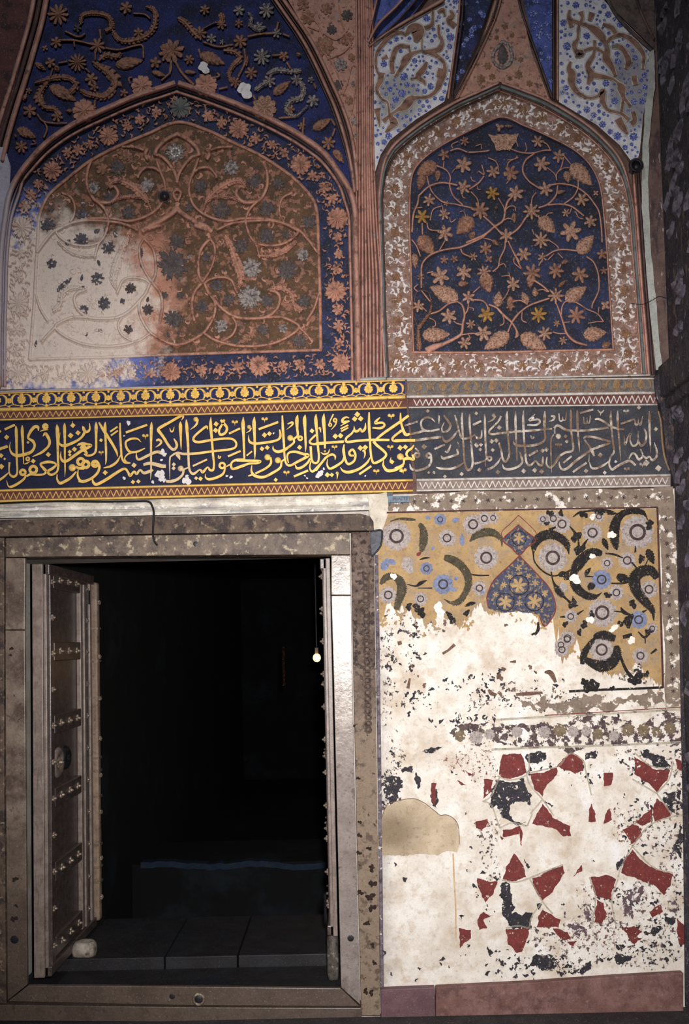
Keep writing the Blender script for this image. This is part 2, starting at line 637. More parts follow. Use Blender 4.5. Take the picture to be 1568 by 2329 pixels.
D_GOLD = '''
T 850 1130 .2232
C olive
s 0 170,250,10 260,225,24 370,230,34 430,235,16
s 0 470,270,30 510,350,64 510,450,74 485,560,30
s 0 70,890,30 130,820,60 200,810,54 270,860,80 290,950,90 260,1050,66 230,1150,44
s 0 720,615,50 800,640,74 880,690,74 950,780,74 970,880,64 930,990,54 870,1070,50 790,1080,32 715,1040,8
s 0 980,455,16 1050,390,64 1150,360,74 1230,370,64 1300,430,34 1310,510,8
s 0 150,1200,6 110,1220,20
C black
s 0 340,890,10 430,910,20 480,880,40 545,850,8
s 0 450,930,10 600,930,15
s 0 930,1115,15 990,1090,44 1040,1080,16
s 0 990,790,14 1070,800,18 1180,800,14
s 0 740,1170,20 790,1220,56
d 440,1130 40
d 490,1180 45
d 360,1120 34
d 950,1185 30
d 800,1250 40
s 0 470,640,8 520,625,22 580,620,6
C lav
q 235,400 150
q 1150,620 125
q 480,1040 72
q 150,1000 90
q 1015,280 105
q 1130,220 72
q 1220,215 60
q 750,420 90
q 1080,930 75
C blu
q 710,890 105
q 540,730 66
q 680,230 62
b 90,750 150,620 90
b 230,680 130,640 60
b 800,250 880,220 54
b 905,500 900,370 54
b 820,840 870,820 40
b 790,930 850,960 50
b 590,540 630,500 30
b 530,200 580,230 40
b 1080,980 1140,960 50
C grey
o 340,680 62
o 370,740 40
C red
b 440,600 490,560 40
C wht
w 205,810 32
w 660,1110 40
w 680,1180 50
T 1180 1130 .24745
C black
s 0 135,530,12 150,430,64 210,365,80 290,345,80 370,370,66 440,430,54 465,530,6
s 0 135,520,14 150,600,14 220,680,16 310,725,16 400,710,16 490,670,22
s 0 300,690,14 320,780,18 370,870,54 430,930,22 500,990,28 550,1000,10
s 0 500,990,24 500,910,6
d 500,985 40
s 0 770,520,40 690,510,76 610,550,86 550,620,96 510,690,64 505,760,64 530,830,76 590,890,64 660,920,54 720,912,30 765,880,6
s 0 800,520,14 880,530,20 960,560,14
s 0 1190,215,6 1150,150,34 1080,130,48 990,140,48 920,190,66 885,270,86 880,350,84 890,430,60 905,490,14
s 0 500,185,10 560,145,22 650,130,16 740,125,34 850,140,34 920,165,8
d 600,165 32
d 740,140 34
d 850,150 24
s 0 1275,750,50 1220,680,84 1130,685,96 1070,740,100 1070,820,96 1110,900,84 1170,970,74 1230,1040,44 1245,1140,8
s 0 905,725,40 960,750,76 1035,772,20
s 0 850,795,14 950,795,20 1050,770,24
b 1185,480 1245,620 80
s 0 1160,640,14 1190,580,10
d 1130,570 32
s 0 560,500,30 550,400,16 540,335,10
d 530,365 46
d 560,485 46
s 0 570,490,16 600,440,28 640,385,8
s 0 1100,670,10 1040,600,22
b 775,380 825,490 54
b 610,720 665,650 44
o 668,822 36
s 0 610,730,18 690,735,10
s 0 280,300,20 345,280,24
s 0 470,270,10 515,322,26
d 425,720 46
d 1205,255 40
s 0 1075,450,10 1075,515,22
s 0 940,1015,12 970,1060,38 1040,1090,14
s 0 875,1050,10 960,1060,14
d 1010,1140 52
d 605,1175 34
d 675,1080 28
d 940,1165 26
d 1050,985 36
s 0 1100,1240,10 1165,1290,26 1240,1190,14
s 0 1165,1290,16 1165,1350,10
d 1200,1240 34
s 0 690,1290,34 780,1270,76 890,1305,54
s 0 700,1300,30 640,1380,44 600,1450,54 585,1540,30
s 0 960,1290,34 1045,1270,44
s 0 1180,1040,10 1140,1060,24
s 0 380,1105,10 430,1100,24
s 0 540,1080,24 600,1040,8
d 430,1170 26
d 560,1245 26
d 820,905 30
d 260,245 22
d 290,150 30
d 390,150 26
s 0 180,1150,16 180,1220,30 150,1270,20
s 0 150,1250,16 120,1270,20
C lav
q 315,560 135
q 1095,325 155
q 400,250 85
q 320,200 64
q 225,205 54
q 680,330 95
q 900,880 72
q 770,1065 135
q 1200,850 84
q 1000,585 80
q 815,610 60
q 480,1100 62
q 450,1300 72
q 390,1360 60
q 1230,1210 54
q 740,180 54
q 410,830 44
C blu
q 765,760 92
q 1105,1130 84
C wht
w 520,755 46
w 680,185 26
w 855,350 36
w 680,545 26
w 660,1130 34
w 885,1200 30
w 1040,1320 34
w 860,1225 22
T 840 1120 .4643
C black
s 0 1050,810,16 1090,835,36 1140,850,56 1190,835,50 1215,790,40 1212,750,20
s 0 1230,800,14 1260,870,16 1300,920,22
d 1310,915 32
d 1090,950 34
d 1060,930 20
d 1360,890 14
s 0 1380,790,8 1410,768,14
d 1190,960 12
s 12 980,975 1100,968 1280,962 1440,955
C lav
q 1140,770 60
q 1330,800 40
q 970,720 34
q 945,770 36
C brn
s 0 860,880,10 890,885,26 915,930,14
d 640,905 16
d 660,865 10
s 0 585,965,10 600,985,20 625,990,10
s 0 640,980,16 650,1000,10
s 0 720,990,14 790,985,18 850,980,10
d 790,855 10
s 0 690,830,6 720,828,14
d 670,650 8
s 0 380,780,10 420,745,16
s 0 360,790,12 385,775,12
s 0 140,740,20 160,735,16
d 205,700 8
d 210,850 8
d 270,945 10
s 0 190,960,16 200,910,10
d 240,900 5
'''
D_LETTERS_GOLD = '''
T 0 930
l 48 85,375 270,290
l 45 -20,425 15,400
d 120,515 45
l 58 -20,735 140,680
s 0 290,310,20 295,400,60 300,600,52 305,900,42 315,1100,38 305,1190,42 250,1235,50 190,1205,42 165,1130,25 172,970,45
s 0 405,300,20 405,400,62 415,600,48 425,850,28 430,1005,15
s 0 700,400,20 690,330,55 620,335,65 545,430,58 515,530,45 600,590,58 630,680,48 570,780,60 440,830,65 300,850,65 210,800,45 175,700,25 190,600,8
r 825,320 32 60
s 0 725,410,10 800,385,30 880,380,12
s 0 780,500,15 830,450,60 900,580,58 880,680,50 760,790,50 590,870,15
d 880,830 45
d 510,610 26
d 20,850 42
d 25,1050 50
d 85,910 24
r 505,910 28 34
d 605,950 42
s 30 440,1005,15 490,990,28 550,950,10
s 0 165,1150,15 80,1230,42 -10,1295,46
s 0 1035,285,20 1045,380,75 1050,600,55 1055,900,46 1060,1050,46 1030,1150,40 930,1200,50 870,1140,55 960,1080,55 1020,1020,40 980,980,45 870,965,55 760,990,50 740,1020,40 800,1090,60 840,1140,50 790,1190,40 680,1200,45 560,1190,50 480,1225,40
r 605,1105 62 60
r 415,1155 45 55
s 0 470,1200,30 440,1270,45 340,1350,52 210,1415,50 150,1400,25 120,1300,8
s 0 1175,260,20 1175,350,62 1180,600,45 1180,900,35 1185,1100,28 1180,1240,5
s 0 1520,320,25 1540,420,55 1470,530,46 1340,610,56 1180,670,60 1100,650,45 1075,590,20 1095,430,8
d 1325,300 45
s 10 1320,220,6 1315,290,18
d 1285,485 50
d 1420,435 45
d 1355,735 45
d 1270,780 35
d 1270,835 30
s 0 1110,770,10 1105,880,38 1150,950,60 1230,940,56 1370,840,60 1500,750,62
s 0 1400,670,15 1450,640,45 1500,650,70 1540,720,80 1500,760,60
o 1315,1070 70
s 0 1380,1050,50 1440,1080,55 1530,1080,60
s 0 1390,1140,30 1290,1250,52 1180,1320,58 1090,1350,58 1040,1280,35 1040,1190,18
r 1470,960 58 60
s 0 1425,1100,15 1415,1220,42 1470,1310,52 1568,1310,50
T 180 930
s 0 190,260,15 190,380,42 130,420,52 80,380,48 60,310,10
s 0 80,450,30 50,510,42 -10,560,46
s 0 310,240,20 310,330,66 310,500,48 305,750,46 250,830,42 150,850,46 90,820,30
s 0 -10,650,55 60,625,45 140,640,50 220,665,45 150,710,60 100,720,70
s 0 20,690,50 90,740,70 150,820,40
d 400,570 34
h 400,800 1.0
s 0 360,245,30 440,380,58 600,630,56 680,780,45 700,870,12
s 0 478,240,20 472,330,60 480,520,46 490,750,46 490,950,30 475,1015,5
s 0 755,840,15 690,960,46 580,1040,50 445,1075,20
l 36 565,415 700,325
l 36 580,485 705,395
s 0 745,255,30 750,500,44 765,750,44 775,870,42 820,970,38 905,990,20
w 900,255 48
l 46 850,430 1240,290
s 0 1130,605,8 1060,545,35 950,545,46 860,590,42 850,660,42 890,750,50 960,790,46 1080,770,42 1200,715,20
s 0 960,790,46 880,830,34 830,900,24 860,970,46 935,985,25
d 1000,1025 46
h 1205,500 1.2
w 820,490 18
s 0 1320,240,15 1315,340,62 1310,600,46 1310,800,42 1310,1100,34 1300,1290,5
s 0 1040,800,12 1050,890,40 1100,920,50 1250,850,56 1400,785,58 1500,800,70 1580,850,60
s 0 1405,580,40 1450,560,50 1495,600,48 1465,650,38 1390,700,10
s 0 1580,270,46 1440,370,52 1500,470,52 1580,575,50
r 290,1000 42 75
s 0 345,970,40 370,1060,52 330,1170,52 230,1260,52 90,1320,58 -10,1310,50
r 120,1010 58 65
s 0 240,1260,15 260,1340,55 330,1370,60 520,1270,62 700,1150,58 830,1090,48 890,1150,46 930,1215,55 1000,1140,42 1050,1180,55 1110,1110,38 1180,1165,60 1300,1130,60 1350,1110,30
s 0 1170,1015,50 1300,990,70 1500,1040,75 1580,1045,70
d 475,1160 44
d 980,1330 38
d 1080,1320 38
w 1470,1200 100
w 1340,1330 35
w 1500,1280 60
w 820,1260 35
w 1500,930 28
w 1520,780 55
T 360 930
s 0 425,205,8 455,150,38 420,125,50 250,220,52 60,330,52 8,375,50 80,490,52 200,680,56 280,740,56 335,690,50 330,620,52 285,540,20
s 0 210,340,8 225,400,28 250,415,36 275,390,26 292,325,8
s 0 405,230,15 405,310,70 410,500,46 415,650,30 418,750,4
s 0 512,195,20 520,320,62 540,600,52 550,850,46 560,1050,46 590,1150,46 650,1180,50 760,1105,30 810,1150,60 900,1060,28 940,1110,50 1000,1110,46 1015,1000,42 1000,850,46 980,600,46 955,300,62 960,145,10
o 685,190 48
s 0 725,190,36 690,290,42 585,378,8
s 0 898,375,12 880,320,46 780,390,46 660,500,46 645,570,50 730,605,52 950,570,50 1200,540,46 1350,550,46 1420,620,42 1400,700,42 1280,740,46 1000,770,46 700,810,52 470,820,52 350,800,46 250,850,35 212,920,32 210,1280,8
s 0 330,830,50 370,860,70 395,925,15
d 1055,275 46
d 1045,390 46
d 285,1010 36
d 280,1080 36
s 0 1135,200,40 1180,250,60 1250,340,52 1225,430,52 1140,470,52 1105,410,46 1135,330,46 1190,250,30
o 1195,215 30
h 1395,250 1.2
l 42 1290,450 1490,355
l 42 1270,865 1500,765
l 38 630,1040 890,920
s 0 1095,840,10 1110,890,55 1140,860,20
r 1165,1030 48 46
s 0 1225,1060,25 1180,1180,48 1060,1250,52 930,1280,50 865,1250,32 858,1180,8
s 28 1240,1050 1320,1005
s 0 1580,930,70 1420,930,52 1335,985,40 1350,1090,48 1500,1050,58 1580,1020,55
o 410,1085 58
s 0 465,1110,46 440,1200,48 350,1280,58 230,1320,62 140,1315,50
s 30 450,1110 550,1065
s 0 -10,1010,60 60,1030,55 140,1050,15
w 45,1180 85
w 520,1310 95
w 520,1220 35
w 110,830 46
d 690,1260 34
d 770,1270 40
w 1250,1220 26
w 1325,1240 34
w 110,1300 40
T 540 930
s 0 110,150,15 105,280,72 115,500,52 125,800,44 130,940,34
s 0 -10,930,60 130,940,52 410,950,48 360,990,40 200,1000,44 -10,1080,50
s 0 312,145,15 305,260,72 315,500,52 320,750,46 320,915,8
o 215,330 40
s 0 250,345,34 230,395,28 160,438,6
h 498,195 1.2
l 46 390,370 745,240
d 495,475 46
d 585,450 42
d 450,725 42
d 545,705 42
s 0 770,375,25 785,490,52 740,560,46 600,600,50 350,630,50 240,610,52 208,550,30 212,470,5
l 32 170,850 270,770
s 0 820,120,30 830,350,52 850,650,46 860,850,42 890,990,42 960,1030,46 1100,960,52 1290,850,60 1200,820,55 1050,780,52 940,800,42 910,870,36 932,985,25
o 965,530 58
s 0 1020,530,50 1030,610,42 940,690,50 850,750,58 740,780,60 660,740,42 650,665,6
s 0 915,275,25 1000,245,42 1000,290,36 900,375,6
s 0 1100,110,15 1085,200,72 1090,350,52 1100,480,46 1050,530,42 1010,560,30
r 1145,535 34 42
s 0 1237,105,15 1225,200,72 1235,400,50 1245,650,42 1242,785,6
d 1135,700 44
s 0 1435,95,15 1430,200,68 1450,450,46 1470,700,46 1485,850,42 1470,960,42 1410,985,46 1355,920,46 1335,680,50
s 0 1430,470,40 1320,590,42 1380,640,46 1580,630,48
d 1360,400 42
s 0 1480,360,30 1505,350,46 1522,430,8
o 550,880 60
s 0 605,880,42 610,990,46 520,1080,46 330,1175,40
s 0 265,1020,12 260,1140,42 330,1220,60 480,1240,52 650,1160,52 780,1070,46 805,970,40
o 740,935 60
s 36 795,965 855,920
s 0 200,1220,30 300,1190,40
s 0 1325,900,40 1280,980,46 1180,1060,52 1090,1080,50 1050,1010,12
h 895,1165 1.2
l 46 1030,1230 1290,1120
s 0 1340,950,25 1320,1070,30 1370,1140,46 1480,1040,52 1580,930,42
w 1470,1210 55
w 1540,1140 36
w 1230,1215 20
w 1270,1260 20
d 700,1290 35
w 660,445 20
T 720 930
s 0 140,85,15 130,200,72 145,400,56 155,600,46 155,720,36
s 0 310,95,30 250,220,26 235,290,30
r 250,290 26 26
r 340,205 28 32
s 0 370,210,30 345,290,30 270,378,10
s 0 595,165,20 540,150,36 480,190,50 490,240,62 600,215,20
s 0 440,310,15 600,220,30
l 34 440,365 580,295
l 34 450,410 580,340
d 745,100 50
d 697,182 48
d 807,178 48
s 0 895,255,15 885,360,50 830,410,52 800,350,20 760,400,50 700,400,52 685,310,8
s 0 690,370,25 640,450,42 545,530,46 560,600,52 750,580,50 1000,565,52 1330,565,46
d 345,497 48
d 440,488 48
l 52 -10,630 500,595
s 0 960,60,30 960,300,56 975,550,48 985,750,46 1010,920,46 1060,985,50 1200,920,52 1270,840,46 1230,770,52 1100,660,56 1040,590,60
s 0 1060,580,42 1200,460,52 1400,320,56 1580,200,56
s 0 1160,155,20 1100,210,46 1075,260,50 1200,250,42 1240,300,44 1170,350,48 1020,345,30
h 1362,135 1.3
s 0 1580,380,46 1450,470,46 1385,540,48 1420,585,46 1580,575,56
s 0 240,730,12 215,800,30 140,825,34 80,790,12
o 155,770 24
h 330,700 1.1
s 0 340,930,10 340,860,40 280,830,46 180,880,46 80,1000,46 -10,1120,46
s 0 205,910,10 195,1010,32 240,1085,46 340,1050,52 470,960,46 500,880,30
s 0 505,645,20 495,760,56 520,900,46 560,990,50 610,1000,50 690,940,46 710,830,46 660,740,46 600,790,46 620,845,46 700,850,30
d 800,712 48
d 890,700 48
s 0 835,770,20 870,760,46 885,830,32 862,905,6
s 0 980,880,15 920,980,46 780,1090,52 600,1150,60 490,1130,46 432,1060,8
l 46 780,1190 1000,1040
h 1345,700 1.2
d 1375,965 42
s 0 1360,880,8 1345,950,30 1375,985,40
d 1525,710 46
o 1525,870 62
s 0 1225,930,12 1220,1030,42 1290,1120,62 1430,1110,60 1580,1030,50
h 1090,1140 1.2
s 0 1510,1130,20 1568,1140,45
d 200,1200 46
d 280,1200 38
s 0 355,1180,30 385,1160,42 375,1285,6
w 890,1220 18
w 70,1180 55
w 20,1230 40
w 135,1090 26
T 900 930
s 0 92,70,25 95,200,46 120,320,46 170,450,66 215,470,60 260,450,40
s 0 -10,300,46 80,240,52 240,120,52
s 0 -10,490,40 60,430,42 95,380,20
s 58 -10,575 360,572
d 85,705 44
d 180,695 44
s 0 335,660,25 290,720,46 220,770,50 200,830,46 230,880,36
s 0 310,830,50 330,920,50 240,900,60 130,920,60
o 90,870 64
s 0 160,940,36 130,1020,46 -10,1085,52
h 142,1125 1.3
'''
D_LETTERS_WORN = '''
T 900 920
s 0 265,540,50 380,520,46 520,480,46 650,480,40 800,450,40
s 0 725,325,10 650,250,36 560,235,42 480,290,40 465,370,40 500,450,46 600,490,36
l 40 165,385 400,310
s 0 795,200,30 795,280,36 790,350,8
s 0 880,200,30 940,280,50 1000,380,46 960,470,46 870,500,40 845,430,26 890,320,20
s 54 370,650 600,620 830,590
s 0 850,570,15 880,650,46 940,670,52 1040,600,50 1130,480,30
s 0 1080,190,30 1120,330,40 1160,500,40 1210,610,46 1290,620,46 1380,590,40 1450,540,30
s 0 1450,560,20 1490,620,40 1540,600,40
s 0 1215,150,25 1210,300,48 1225,560,42 1240,800,42 1260,1050,42 1310,1185,56 1380,1160,46 1405,1050,44 1390,850,42 1370,600,42 1350,330,44 1350,170,30
l 42 1410,370 1560,300
d 585,120 34
d 520,770 48
l 40 710,810 900,730
s 0 900,850,30 950,860,46 1010,730,26
s 0 830,930,20 870,980,52 1000,950,46 1130,900,46 1120,810,40
r 605,930 40 46
s 0 655,950,40 640,1070,46 560,1150,50 400,1200,46 290,1170,44 260,1080,20
s 0 740,1140,20 820,1165,46 1000,1170,46 1150,1120,46 1250,1050,25
r 395,920 40 46
s 0 360,790,30 420,860,40
d 605,1240 26
d 1205,1265 36
d 700,1240 30
d 900,1310 32
d 1470,160 34
s 0 1130,680,20 1170,780,10
s 30 1440,1060 1500,1080
d 1470,730 36
d 1545,820 30
T 1080 920
s 0 185,170,30 190,400,46 200,700,42 210,900,42 215,1000,36 100,1050,36 0,1080,46
l 40 -10,370 120,300
s 0 0,560,30 60,610,42 120,590,40 135,460,12
d 40,750 36
d 115,730 36
d 105,820 32
o 350,200 40
s 0 385,210,30 330,280,34 240,320,12
s 0 485,210,40 430,310,36 340,400,38 265,490,42 310,540,46 500,520,46 800,490,46 1100,470,46 1410,440,30
d 450,420 42
d 310,670 42
d 395,655 42
s 0 595,120,20 585,250,56 600,500,46 630,800,42 630,930,42 570,1040,46 510,980,46 490,860,42 440,690,42
s 0 750,120,20 745,300,50 755,600,42 770,900,30 770,1030,8
s 0 890,110,20 885,300,50 900,600,42 925,900,42 945,1050,42 1010,1110,46 1110,1030,36 1170,1095,46 1230,1100,46 1245,950,30
s 0 1280,120,20 1275,250,60 1275,480,46 1285,620,46 1210,700,50 1050,745,52 850,750,50 740,730,46 705,670,12
s 0 1100,175,20 1040,240,46 1000,290,40 1150,270,42 1190,320,42 1120,370,42 960,370,36
w 1065,245 26
s 0 1390,210,30 1450,220,50 1430,280,40 1350,310,10
s 0 1020,560,12 1050,610,50 1090,590,30
l 46 990,930 1150,840
d 1235,840 42
d 1310,820 42
s 0 820,860,20 850,950,46 870,1050,42 790,1130,46 640,1180,50 540,1160,42 510,1090,12
r 270,985 36 40
s 0 480,960,15 420,1060,42 330,1140,46 240,1180,46
s 0 200,1020,20 200,1130,20
d 425,1230 40
d 895,1210 44
d 1095,1195 44
d 1220,1220 44
s 0 1320,950,20 1310,1080,36 1370,1150,46 1450,1090,42 1550,950,36
s 0 1440,540,25 1395,640,32 1390,850,32 1405,1240,6
s 0 1440,420,20 1500,390,46 1560,400,40
o 1520,580 48
d 330,830 34
d 90,1190 40
d 30,160 26
h 1510,740 1.0
T 1260 920
s 0 30,440,10 40,390,36 100,390,50 220,460,52 350,470,46 600,470,46 1000,420,46
s 0 20,400,20 20,530,30
o 85,580 52
d 215,580 36
d 240,670 34
h 105,740 1.1
s 0 95,160,25 110,290,30 160,290,34 165,220,12
s 0 165,280,30 215,280,34 235,140,12
s 0 310,100,20 315,200,56 315,450,42 340,650,42 350,830,42 200,880,46 80,970,42 0,1110,40
s 0 430,100,20 430,200,52 440,500,42 460,700,34 470,870,8
l 40 480,155 720,90
s 0 545,230,20 560,340,30 610,330,30 605,240,12
s 0 610,330,25 650,330,30 668,200,12
s 0 800,100,20 860,150,36 920,100,20
s 0 860,140,30 850,205,8
s 0 750,270,30 820,265,46 930,320,46 1040,400,46 1170,440,46 1280,455,36
s 0 1045,110,20 1040,250,52 1060,500,42 1080,700,42 1100,860,40 1040,950,40 1010,1080,36 1060,1180,50 1150,1130,52 1300,1050,56 1400,1030,52 1490,1110,46
s 0 1165,110,20 1165,250,52 1180,500,42 1205,800,34 1220,1020,8
h 1320,130 1.1
l 40 1220,355 1470,265
s 0 1470,270,15 1490,370,36 1540,360,36
s 0 540,620,36 600,585,46 750,600,46 980,660,46 1020,700,40 850,760,52 700,820,46 560,910,50 400,1030,52 250,1160,52 160,1185,46 110,1120,36 100,1040,20
s 0 560,640,36 640,750,36 700,850,60 740,940,36
l 40 175,1060 330,940
l 44 350,1230 600,1060
s 0 1280,560,12 1300,730,36 1350,600,36 1400,530,36 1390,640,32 1440,750,42 1530,700,40 1540,480,20
s 0 650,1050,12 690,1150,42 780,1160,46 900,1110,46 1000,1040,30
d 590,1210 40
d 930,1240 36
d 850,920 44
d 1130,1040 30
h 1335,1180 1.1
s 0 1370,990,20 1420,900,42 1480,900,40 1540,1000,36 1570,1010,36
s 0 650,900,12 640,1050,20
T 1400 850 .12
s 0 645,710,24 650,850,62 650,1000,48 665,1300,40 670,1500,12
s 0 365,850,20 390,960,42 430,960,32 440,850,14
s 0 440,930,20 480,965,46 525,800,16
s 0 430,1250,34 490,1360,54 570,1300,48 590,1150,44 550,1040,40
s 0 400,1540,36 440,1620,54 510,1590,42 520,1550,30 590,1600,50 650,1570,32 700,1640,54 780,1580,48 785,1450,46 740,1300,18
h 520,1730 1.2
d 770,1050 40
d 820,1790 60
s 34 480,1430 525,1530
d 590,1690 60
d 450,640 40
'''
D_NICHE_RIGHT = '''
T 900 250 .17857
C p
f 870,700 115 6 p
f 870,985 100 6 p
f 1245,790 90 6 p
f 1470,800 105 6 b
f 1235,1060 95 6 g
f 1080,1280 120 7 b
f 430,1150 85 6 p
f 620,1330 80 6 p
f 340,1360 100 6 g
f 630,1570 115 6 p
f 620,570 80 5 b
f 880,400 65 6 b
f 1410,1600 95 6 p
f 650,1190 42 5 b
f 1325,220 60 3 p
b 520,680 270,830 190 b
b 350,820 300,1020 120 b
b 980,1370 780,1580 200 b
b 950,1640 1010,1550 90 b
b 545,770 530,910 80 b
b 1390,205 1500,210 40 p
b 1270,1260 1300,1230 40 b
b 1510,1310 1520,1440 60 b
s 22 700,520 800,495 920,540
s 18 730,490 720,440 800,400
s 22 930,540 1050,535 1150,525 1200,515
s 24 520,710 600,740 660,780 700,860 690,960 740,1100 860,1210
s 18 610,740 620,650
s 16 720,800 760,750 820,740
s 26 290,1100 420,980 560,930 680,935 790,960
s 22 400,840 430,960 480,1060 600,1170 760,1200 980,1250
s 28 300,1090 280,1200 230,1330 210,1560
s 16 270,1250 340,1240
s 18 600,1220 480,1270 440,1410
s 24 1130,840 1060,930 940,1010
s 20 1060,780 1130,820 1100,700
s 18 960,1040 1040,1130 1060,1210
s 18 1180,610 1270,650 1310,720 1310,780
s 18 1570,600 1450,660 1420,740
s 30 1500,1090 1430,1170 1400,1280 1370,1410 1260,1490 1130,1590 900,1690
s 18 1310,1120 1380,1240 1390,1300
s 18 1390,1290 1450,1230 1520,1230 1530,1290
s 18 1370,1410 1440,1380 1500,1400
s 28 1120,1350 1260,1480 1360,1590
s 16 600,1230 610,1300
s 20 400,1440 430,1520 550,1540
s 22 340,1440 345,1590
s 16 830,930 830,1010 860,1110 890,1120
s 16 960,850 980,900 1020,910
s 14 1040,960 1050,1010 1090,1010
s 16 1020,460 1090,440 1100,500
s 16 820,1300 870,1290 900,1370
s 16 690,1370 710,1430 770,1390
T 1140 250 .17857
f 470,400 85 6 p
f 740,590 90 6 p
f 520,690 110 6 p
f 130,810 105 6 b
f 190,1060 110 6 p
f 570,1010 100 6 p
f 390,1290 115 8 p
f 1030,1140 95 6 p
f 830,1310 60 6 p
f 1140,1420 90 6 p
f 890,1550 145 6 p
f 1210,1060 42 4 p
b 890,690 1160,960 200 p
b 490,1370 690,1565 180 p
b 830,780 860,930 100 p
b 700,1060 820,1030 50 p
b 160,1340 170,1440 60 b
s 22 130,500 250,540 400,550 550,515 640,515
s 18 520,400 590,440 630,510
s 26 430,550 310,650 280,780 350,900 490,1000
s 20 800,580 890,690
s 20 800,600 770,730 710,820 710,900
s 18 590,735 680,810 710,870
s 18 880,735 800,740 750,770
s 24 620,960 750,940 900,960 990,1000 1100,1080 1180,1180 1250,1300 1280,1500 1290,1690
s 22 985,890 980,1000 920,1110 800,1200
s 26 480,1245 600,1200 700,1090 725,960
s 26 600,1210 760,1200 900,1230 1060,1350
s 16 950,1290 990,1370 1050,1390
s 16 880,1310 900,1250
s 28 320,1370 220,1510 100,1600
s 18 390,1200 400,1120 450,1050
s 18 480,1340 490,1400
s 16 570,1360 600,1320 660,1310
s 18 400,1520 420,1590
s 16 310,420 330,500 310,530
s 16 190,390 220,470
s 14 80,640 180,620 210,580
s 16 70,940 110,890
T 900 530 .17857
f 570,550 130 6 p
f 870,500 110 6 p
f 1150,200 90 6 b
f 1130,500 100 8 p
f 990,300 60 6 p
f 290,930 85 6 p
f 680,1060 110 6 p
f 1160,1040 110 6 g
f 1120,1280 115 6 p
f 880,1400 90 6 p
f 960,1160 65 6 p
f 930,820 90 6 p
f 1500,650 95 6 p
f 320,560 55 6 b
f 1190,330 55 4 b
f 620,340 60 5 b
f 750,330 55 5 b
b 300,40 490,270 190 b
b 800,850 440,685 200 p
b 340,1300 695,1290 180 p
b 1450,1275 1130,1480 190 p
b 1300,940 1320,740 120 p
b 1130,510 1200,760 170 b
b 240,260 255,455 90 p
b 800,650 930,640 80 b
b 1230,90 1320,160 60 b
b 1460,800 1470,1000 90 b
s 60 400,1510,110 500,1450,80 620,1410,50 760,1340,44 840,1280,40 860,1150,36 880,1040,32 850,920,28 780,870,20
s 20 860,1170 780,1150 740,1120
s 22 880,1040 920,980 930,890
s 16 940,950 990,960 990,990
s 20 830,1300 950,1280 1040,1280
s 16 930,1290 950,1340 920,1380
s 0 310,1500,70 290,1250,50 320,1170,50 400,1070,44 450,980,36 450,850,30 420,760,24 350,730,22 270,760,22 240,880,24 235,1050,26 280,1190,30
s 22 330,730 400,820 440,870
s 18 280,745 240,700 290,650
s 16 330,930 400,1000
s 26 450,1030 560,990 680,900 800,870
s 16 430,1080 500,1120 510,1180 470,1190
s 24 1000,850 1100,860 1160,910 1180,980
s 28 1190,910 1300,960 1400,1070 1480,1140 1540,1240 1540,1310
s 18 1300,970 1370,1060 1380,1150 1330,1180
s 20 1570,1030 1480,1150 1430,1260
s 18 1290,930 1400,810 1450,710
s 28 330,700 330,580 340,400 430,290 560,230 700,200 830,180 950,130 1100,60 1170,0
s 18 560,220 630,100
s 24 830,200 860,260 950,300
s 24 1400,100 1390,200 1330,330 1310,430 1240,490
s 24 1440,110 1510,250 1580,370
s 16 1310,420 1380,390 1410,440
s 20 320,300 270,170 205,80
s 20 400,510 480,490
s 20 990,760 1080,680
s 16 1110,60 1220,90 1280,150
s 18 1350,550 1450,545 1470,600
T 1140 530 .17857
f 510,90 115 8 p
f 290,270 100 6 p
f 530,310 65 6 p
f 400,510 125 7 b
f 700,480 110 7 b
f 1010,530 115 6 b
f 700,800 110 8 p
f 480,1040 110 7 g
f 960,1050 120 7 b
f 710,1150 50 6 p
f 560,1280 100 7 p
f 790,1370 60 6 p
f 1290,270 75 5 b
f 1310,480 50 5 b
f 1330,920 70 4 p
f 120,930 60 5 b
b 250,1300 580,1475 200 p
b 820,860 1090,685 180 p
b 1050,1300 1345,1265 180 p
b 980,260 1180,30 180 p
b 340,900 270,750 100 p
b 440,810 430,690 80 p
b 380,560 370,700 100 b
b 730,690 830,600 50 b
b 820,390 800,340 100 b
b 1290,1450 1400,1400 90 b
s 24 90,100 180,290 260,450
s 20 170,310 170,380 260,460
s 24 580,290 680,230 800,210 1000,230
s 18 600,340 680,260
s 18 610,90 700,150 740,200
s 16 720,250 790,320
s 20 480,420 520,350
s 28 420,600 540,680 610,750
s 24 1090,300 1180,370 1240,520 1250,700 1220,800 1170,900 1160,960
s 26 620,830 500,870 350,930 220,1030 150,1120 90,1260
s 26 0,1010 140,1140 220,1290 180,1330
s 18 270,1000 270,1110 330,1140
s 22 340,910 250,860 150,870
s 0 700,880,20 760,1040,28 790,1130,30 830,1260,34 880,1330,36 960,1390,36 1100,1430,26
s 20 770,1040 780,940 830,870 950,880 1100,970 1230,1030 1310,1130
s 20 830,1280 740,1280 660,1260
s 16 800,1140 880,1130
s 16 480,760 440,790
s 16 470,730 540,720 590,750
s 16 120,580 100,500
s 14 1110,1150 1220,1130 1300,1130
s 16 1250,940 1240,1030
'''
